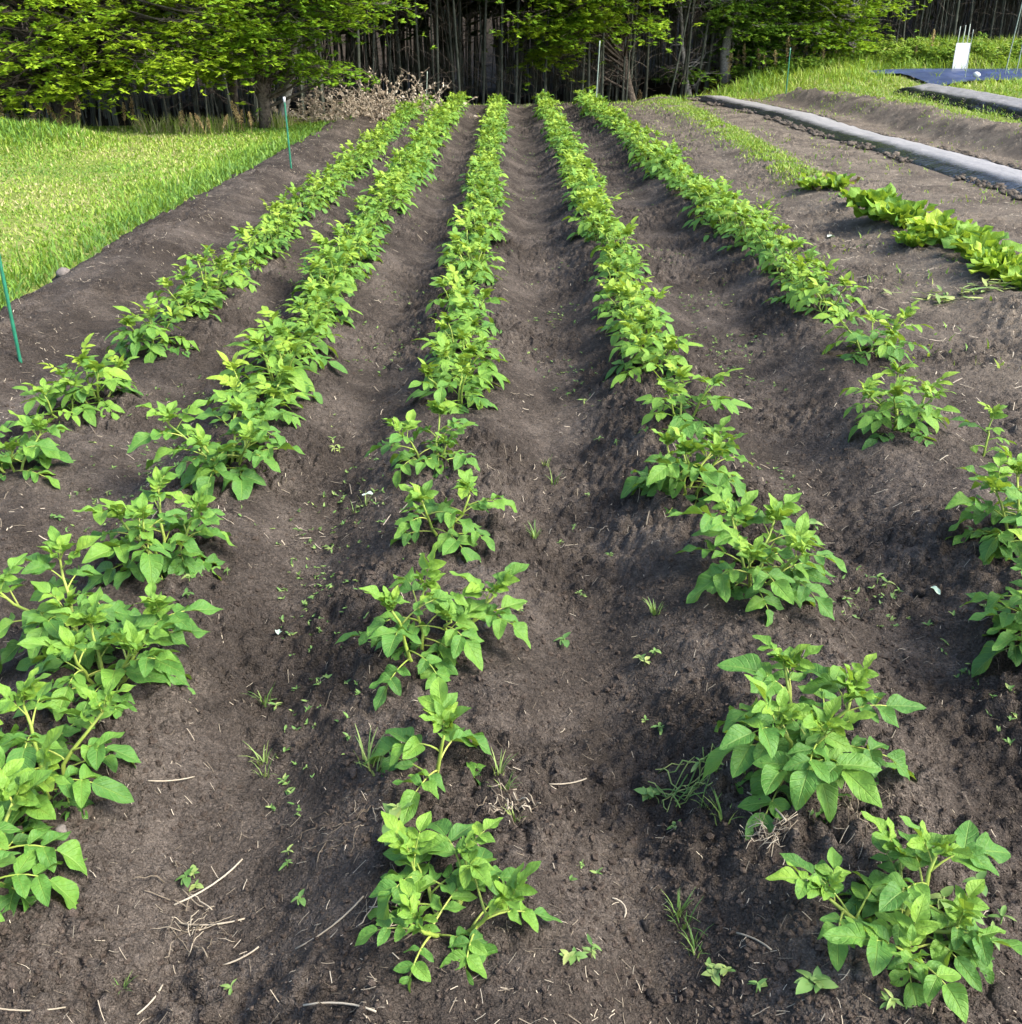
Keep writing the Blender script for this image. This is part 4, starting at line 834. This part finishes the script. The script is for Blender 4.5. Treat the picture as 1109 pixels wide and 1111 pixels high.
# ------------------------------------------------------------------ trees
def spray(rng, c, out, size, nl, lsz, tint, fl=.22):
    """a flat leafy spray: leaves as folded blades along short twigs"""
    n_ = nl; nt_ = max(2, n_ // 7); tip = rng.normal(0, 1, (nt_, 3)) * np.array([size, size, size * fl]); rad = np.linalg.norm(tip[:, :2], axis=1); tip[:, 2] -= .17 * rad ** 2 / max(size, .01)
    a = tip[rng.randint(0, nt_, n_)] + rng.normal(0, .12 * lsz, (n_, 3))          # leaves stand in rosettes round the twig tips
    P = c + a; az = rng.uniform(0, 6.283, n_); L = lsz * rng.uniform(.6, 1.25, n_); W = L * .27
    dz = rng.uniform(-.6, .25, n_); d = np.stack([np.cos(az), np.sin(az), dz], 1); d /= np.linalg.norm(d, axis=1)[:, None]
    s_ = np.stack([-np.sin(az), np.cos(az), rng.normal(0, .35, n_)], 1); s_ /= np.linalg.norm(s_, axis=1)[:, None]
    up = np.cross(s_, d)
    v_ = np.stack([P, P + d * L[:, None] * .45 + s_ * W[:, None] + up * W[:, None] * .35, P + d * L[:, None], P + d * L[:, None] * .45 - s_ * W[:, None] + up * W[:, None] * .35], 1)
    t_ = np.clip(tint + rng.normal(0, .14, n_), 0, 1); lf = np.repeat(np.stack([np.full(n_, .5), np.full(n_, .5), t_], 1), 4, 0)
    i = np.arange(n_)[:, None] * 4
    return v_.reshape(-1, 3), np.concatenate([i + np.array([[0, 1, 2]]), i + np.array([[0, 2, 3]])]), lf
def tree(name, base, trunk, r0_, cents, label, lmat, bmat, seed, nl=230, size=.36, lsz=.095, tint=.5, bare=0, grp='trees along the forest edge'):
    rng = np.random.RandomState(seed); base = np.array(base, float); root = obj(name, None, loc=base)
    pts = [np.array(p_, float) for p_ in trunk]; tt = np.linspace(0, 1, 9); arr = np.array([[np.interp(t, np.linspace(0, 1, len(pts)), [q[k] for q in pts]) for k in range(3)] for t in tt]); arr[1:-1] += rng.normal(0, r0_ * .18, (7, 3))
    b = MB(); vv, ff = tube(arr, r0_ * np.linspace(1.15, .35, 9), 9); b.add(vv, ff); obj('trunk', b.mesh('trunk', bmat), root)
    bb = MB(); cr = MB()
    for c, sz, tn in cents:
        c = np.array(c) - base; k = rng.uniform(.25, 1); zt = np.clip(c[2] - rng.uniform(.0, .8), arr[1, 2], arr[-1, 2]); p0 = np.array([np.interp(zt, arr[:, 2], arr[:, q]) for q in range(3)])
        midp = (p0 + c) / 2 + np.array([0, 0, .12 * np.linalg.norm(c - p0)]) + rng.normal(0, .08, 3)
        q = np.array([p0, p0 * .5 + midp * .5 + rng.normal(0, .04, 3), midp, midp * .4 + c * .6 + rng.normal(0, .04, 3), c]); L = np.linalg.norm(c - p0)
        vv, ff = tube(q, np.linspace(min(.035, .010 + .010 * L), .004, 5), 5, False); bb.add(vv, ff)
        for _ in range(4):
            e = c + rng.normal(0, 1, 3) * [sz, sz, sz * .25]; vv, ff = tube(np.array([q[3], (q[3] + e) / 2 + rng.normal(0, .03, 3), e]), [.006, .004, .002], 3, False); bb.add(vv, ff)
        if nl: cr.add(*spray(rng, c, None, sz, int(nl * (sz / size) ** 1.6), lsz, tn))
    for i in range(bare):
        z_ = rng.uniform(.7, arr[-1, 2]); p0 = np.array([np.interp(z_, arr[:, 2], arr[:, q]) for q in range(3)]); L = rng.uniform(.5, 1.6); a = rng.uniform(0, 6.28); q = [p0]; d = np.array([math.cos(a), math.sin(a) * .6, rng.uniform(-.2, .7)])
        for j in range(6): d = nrm(d + rng.normal(0, .28, 3)); q.append(q[-1] + d * L / 6)
        vv, ff = tube(np.array(q), np.linspace(.022, .005, 7), 5, False); bb.add(vv, ff)
        for j in (2, 3, 4, 5):
            e = nrm(d + rng.normal(0, .7, 3)); vv, ff = tube(np.array([q[j], q[j] + e * L * .2 + rng.normal(0, .02, 3), q[j] + e * L * .42]), [.009, .006, .003], 4, False); bb.add(vv, ff)
    if bb.v: obj('branches', bb.mesh('branches', bmat), root)
    if cr.v: obj('crown', cr.mesh('crown', lmat), root)
    tag(root, label, 'tree', grp); return root
def cloud(rng, n, boxes, Yr, sz=(.25, .45), tn=.5, up=0, upbox=None):
    out = []
    for (x0, x1, y0, y1, k) in boxes:
        for _ in range(k):
            Y = rng.uniform(*Yr); p_ = atY(rng.uniform(x0, x1), rng.uniform(y0, y1), Y); out.append((p_, rng.uniform(*sz), np.clip(tn + rng.normal(0, .2), 0, 1)))
    for _ in range(up):
        x0, x1, z0_, z1 = upbox; out.append((np.array([rng.uniform(x0, x1), rng.uniform(*Yr), rng.uniform(z0_, z1)]), rng.uniform(.5, .8), np.clip(tn + rng.normal(0, .12), 0, 1)))
    return out
def gb(px, Y, dz=0):
    p_ = atY(px, 130, Y); p_[2] = float(base_h(p_[0], p_[1])) - .05; return p_
tr = np.random.RandomState(201)
b0 = gb(70, 18.6); A = b0
cents = cloud(tr, 0, [(-150, 60, -60, 60, 60), (-150, 50, 50, 136, 62), (40, 260, -60, 50, 105), (55, 105, 50, 100, 20), (110, 250, 45, 78, 30), (165, 258, 62, 84, 9)], (15.9, 18.8), (.16, .36), .7, 18, (b0[0] - 4, b0[0] + 4, 3.0, 6.0))
tree('broadleaf_tree', b0, [(0, 0, 0), (.1, 0, 1.5), (-.1, .1, 3), (0, 0, 5.5)], .16, cents, 'large broadleaf tree with low bright green sprays at the top left', M['tree'], M['bark'], 211)
b0 = gb(288, 18.0)
cents = cloud(tr, 0, [(230, 380, -70, 30, 60), (255, 345, 20, 72, 26), (340, 425, -60, 22, 26), (345, 385, 66, 80, 6), (300, 330, 55, 85, 5)], (16.6, 18.8), (.16, .32), .62, 10, (b0[0] - 2.2, b0[0] + 2.2, 3, 5.5))
tree('broadleaf_tree', b0, [(0, 0, 0), (.02, 0, 1), (.03, 0, 2.2), (0, 0, 5)], .105, cents, 'broadleaf tree with a thick upright grey trunk behind the lawn', M['tree'], M['bark'], 212, size=.34)
b0 = gb(302, 18.3)
cents = cloud(tr, 0, [(320, 420, -80, 10, 20)], (17.5, 19), (.2, .36), .48, 14, (b0[0], b0[0] + 2.2, 2.6, 4.5))
tree('broadleaf_tree', b0, [(0, 0, 0), (.28, .0, .9), (.5, 0, 2.0), (.7, 0, 4.2)], .075, cents, 'thin tree with a trunk leaning right beside the thick grey trunk', M['tree'], M['greybark'], 213, size=.34)
b0 = gb(257, 19.0)
cents = cloud(tr, 0, [(200, 290, -80, 20, 16)], (18.5, 19.5), (.2, .36), .42, 16, (b0[0] - 1.2, b0[0] + 1.2, 2.6, 4.5))
tree('broadleaf_tree', b0, [(0, 0, 0), (0, 0, 1), (.05, 0, 2.2), (0, 0, 4)], .06, cents, 'slim dark tree left of the thick grey trunk', M['tree'], M['bark'], 214, size=.34)
b0 = gb(690, 27.0)
cents = cloud(tr, 0, [(585, 660, -50, 22, 48), (572, 640, 15, 45, 22), (580, 610, 45, 66, 8), (640, 720, -50, 16, 24), (690, 705, 15, 40, 4)], (23.6, 26.5), (.18, .38), .62, 14, (b0[0] - 3.5, b0[0] + 1.5, 3.2, 6))
tree('broadleaf_tree', b0, [(0, 0, 0), (-.3, 0, 1), (-.5, 0, 2.2), (-.4, 0, 5)], .11, cents, 'broadleaf tree with bright green boughs hanging over the far row ends', M['tree'], M['bark'], 215, lsz=.12, size=.36)
b0 = gb(785, 28.5)
cents = cloud(tr, 0, [(700, 790, -60, 10, 10)], (27.5, 29), (.25, .4), .35, 26, (b0[0] - 2.5, b0[0] + 2.5, 3.5, 6))
tree('broadleaf_tree', b0, [(0, 0, 0), (-.12, 0, 1), (.15, 0, 2), (.3, 0, 4.5)], .13, cents, 'old tree with bare pale twisted branches right of the hanging boughs', M['tree2'], M['greybark'], 216, size=.36, bare=26)
b0 = gb(748, 28.0)
tree('broadleaf_tree', b0, [(0, 0, 0), (-.25, 0, .9), (-.35, 0, 1.8), (-.6, 0, 3.6)], .07, cloud(tr, 0, [(720, 770, 62, 85, 5)], (27.4, 28.4), (.18, .3), .4), 'thin pale leaning trunk left of the old twisted tree', M['tree2'], M['greybark'], 217, size=.36, bare=12)
b0 = gb(818, 29.0)
cents = cloud(tr, 0, [(785, 870, -50, 60, 62), (800, 880, 10, 62, 18)], (27.6, 29.6), (.2, .38), .7, 14, (b0[0] - 1.5, b0[0] + 1.5, 3, 4.5))
tree('shrub_tree', b0, [(0, 0, 0), (.05, 0, .7), (-.1, 0, 1.6), (0, 0, 3.5)], .035, cents, 'dark green shrubby tree with a forked white stem behind the bank', M['tree2'], M['greybark'], 218, lsz=.12, size=.36)
b0 = gb(917, 28.3)
cents = cloud(tr, 0, [(865, 945, -50, 45, 58), (930, 970, -20, 40, 8), (880, 940, 30, 60, 12)], (27.4, 29.4), (.22, .38), .62, 20, (b0[0] - 1.5, b0[0] + 1.5, 3, 4.5))
tree('shrub_tree', b0, [(0, 0, 0), (-.08, 0, .7), (-.2, 0, 1.6), (-.2, 0, 3.5)], .035, cents, 'light green shrubby tree with a thin pale stem left of the dark bamboo', M['tree'], M['greybark'], 219, lsz=.12, size=.36)

# ------------------------------------------------------------------ leafy weeds
def weed_clump(p, h, w_, label, grp, seed, tint, lsz=.09):
    rng = np.random.RandomState(seed); root = obj('leafy_weed', None, loc=p); b = MB(); bl = MB()
    for i in range(7):
        a = rng.uniform(0, 6.28); e = np.array([math.cos(a) * w_ * rng.rand(), math.sin(a) * w_ * rng.rand(), h * rng.uniform(.6, 1.1)]); pts = np.array([[0, 0, -.05], e * .5 + rng.normal(0, .02, 3), e]); vv, ff = tube(pts, [.006, .004, .002], 4, False); b.add(vv, ff, .5)
        for t in (.45, .7, .95): bl.add(*spray(rng, e * t, None, .09 * w_ / .22, 16, lsz, tint + .15 * (t - .7), .8))
    obj('stem', b.mesh('stem', M['weed']), root); obj('foliage', bl.mesh('foliage', M['grass']), root); tag(root, label, 'weed', grp)
lw = np.random.RandomState(301)
for i in range(34):
    px_ = 940 + 5.4 * i + lw.uniform(-3, 3); q = on_ground(min(px_, 1180), lw.uniform(60, 72)); q[2] = float(base_h(q[0], q[1]))
    weed_clump(q, lw.uniform(.25, .5), .25, 'tall leafy weed on the crest of the grassy bank at the right', 'leafy weeds on the bank crest', 320 + i, lw.uniform(.25, .6))
for i in range(22):
    px_ = 715 + 11 * i + lw.uniform(-5, 5); q = on_ground(px_, np.interp(px_, [700, 850, 960], [92, 80, 66])); q[2] = float(base_h(q[0], q[1]))
    weed_clump(q, lw.uniform(.14, .28), .22, 'low leafy weed on the grass strip before the shrubs', 'leafy weeds before the shrubs', 360 + i, lw.uniform(.25, .6))

# ------------------------------------------------------------------ bamboo
def bamboo_proto(seed):
    rng = np.random.RandomState(seed); H = rng.uniform(8.5, 11); root = obj('bamboo', None); ln = rng.normal(0, .25, 2); r_ = rng.uniform(.018, .034)
    zs = []; z = -.3
    while z < H: zs += [z, z + .012]; z += rng.uniform(.24, .34)
    zs = np.array(zs + [H]); pts = np.stack([ln[0] * (zs / H) ** 2 + .0 * zs, ln[1] * (zs / H) ** 2, zs], 1); rad = r_ * (1 - .75 * np.clip(zs / H, 0, 1)); rad[1:-1:2] *= 1.16
    b = MB(); vv, ff = tube(pts, rad, 7, False); b.add(vv, ff); obj('culm', b.mesh('culm', M['culm']), root)
    b = MB()
    for i in range(30):
        z = rng.uniform(3.2, H); a = rng.uniform(0, 6.28); L = rng.uniform(.6, 1.4); p0 = np.array([ln[0] * (z / H) ** 2, ln[1] * (z / H) ** 2, z]); d = np.array([math.cos(a), math.sin(a), .5])
        c = p0 + d * L * .8; b.add(*spray(rng, c, None, .55, 46, .34, .5, .3))
    obj('foliage', b.mesh('foliage', M['bambooleaf']), root)
    b = MB()
    for i in range(22):   # dead lower side twigs
        z = rng.uniform(.5, 3.2); a = rng.uniform(0, 6.28); L = rng.uniform(.4, 1.0); p0 = np.array([0, 0, z]); d = np.array([math.cos(a), math.sin(a), rng.uniform(.1, .9)]); q = [p0]
        for j in range(4): d = nrm(d + rng.normal(0, .25, 3)); q.append(q[-1] + d * L / 4)
        vv, ff = tube(np.array(q), np.linspace(.007, .003, 5), 3, False); b.add(vv, ff)
    obj('side_twigs', b.mesh('side_twigs', M['bark']), root)
    return root
BP = [bamboo_proto(600 + i) for i in range(7)]; bu = [False] * 7; br = np.random.RandomState(71)
def edge_at(x): return np.interp(x, [-16, -5, -3, -1, 3, 6, 12, 24], [21.2, 21.8, 23.4, 24.6, 25.5, 29.5, 32, 33.5])
cnt = 0; spots = []; BZ = {}
tries = 0
while cnt < 285 and tries < 20000:
    tries += 1
    x = br.uniform(-17, 24); dp = br.rand() ** 1.4 * 5.0; y = edge_at(x) + dp
    if abs(x) > .56 * y + 2.5: continue
    if any((x - a) ** 2 + (y - b_) ** 2 < .09 for a, b_ in spots): continue
    spots.append((x, y)); i = br.randint(7); o = BP[i] if not bu[i] else copy_tree(BP[i]); bu[i] = True
    o.location = (x, y, float(base_h(x, y)) - .05); o.rotation_euler = (br.normal(0, .05), br.normal(0, .075), br.uniform(0, 6.28)); s_ = br.uniform(.85, 1.25); o.scale = (s_, s_, br.uniform(.9, 1.1))
    px_ = x / y
    zone = 'behind the lawn and low trees at the left' if px_ < -.17 else ('in the grove behind the far row ends' if px_ < .12 else ('behind the hanging boughs and twisted tree' if px_ < .30 else 'in the dark grove at the top right'))
    BZ.setdefault((zone, dp < 2.0), []).append((px_, o)); cnt += 1

for (zone, front), lst in BZ.items():
    for i, (_, o) in enumerate(sorted(lst, key=lambda q: q[0])):
        tag(o, ('%s front bamboo culm from the left %s' % (ORD(i + 1), zone)) if front else 'grey bamboo culm half hidden ' + zone, 'bamboo', 'bamboo culms ' + zone)
# the rest of the grove, past what can be counted: culms and their leaf canopy
rng = np.random.RandomState(88); b = MB(); bl = MB(); k = 0
while k < 1900:
    x = rng.uniform(-26, 36); y = edge_at(x) + 4.5 + rng.rand() * 11
    if abs(x) > .6 * y + 5: continue
    z0 = float(base_h(x, y)); H = rng.uniform(7, 10); l_ = rng.normal(0, 1.0, 2); r_ = rng.uniform(.016, .034); k += 1
    vv, ff = tube(np.array([[x, y, z0 - .2], [x + l_[0] * .2, y + l_[1] * .2, z0 + H * .4], [x + l_[0], y + l_[1], z0 + H]]), [r_, r_ * .85, r_ * .3], 5, False); b.add(vv, ff)
    for q in range(4): bl.add(*spray(rng, np.array([x + rng.normal(0, .7), y + rng.normal(0, .7), z0 + rng.uniform(3.2, H)]), None, .8, 22, .6, .5, .3))
bo = obj('bamboo_grove', None); tag(bo, 'dense dark bamboo grove fading into shade behind the front culms', 'bamboo grove', kind='stuff')
tag(obj('culms', b.mesh('culms', M['culm']), bo), kind='stuff'); tag(obj('canopy', bl.mesh('canopy', M['bambooleaf']), bo), kind='stuff')
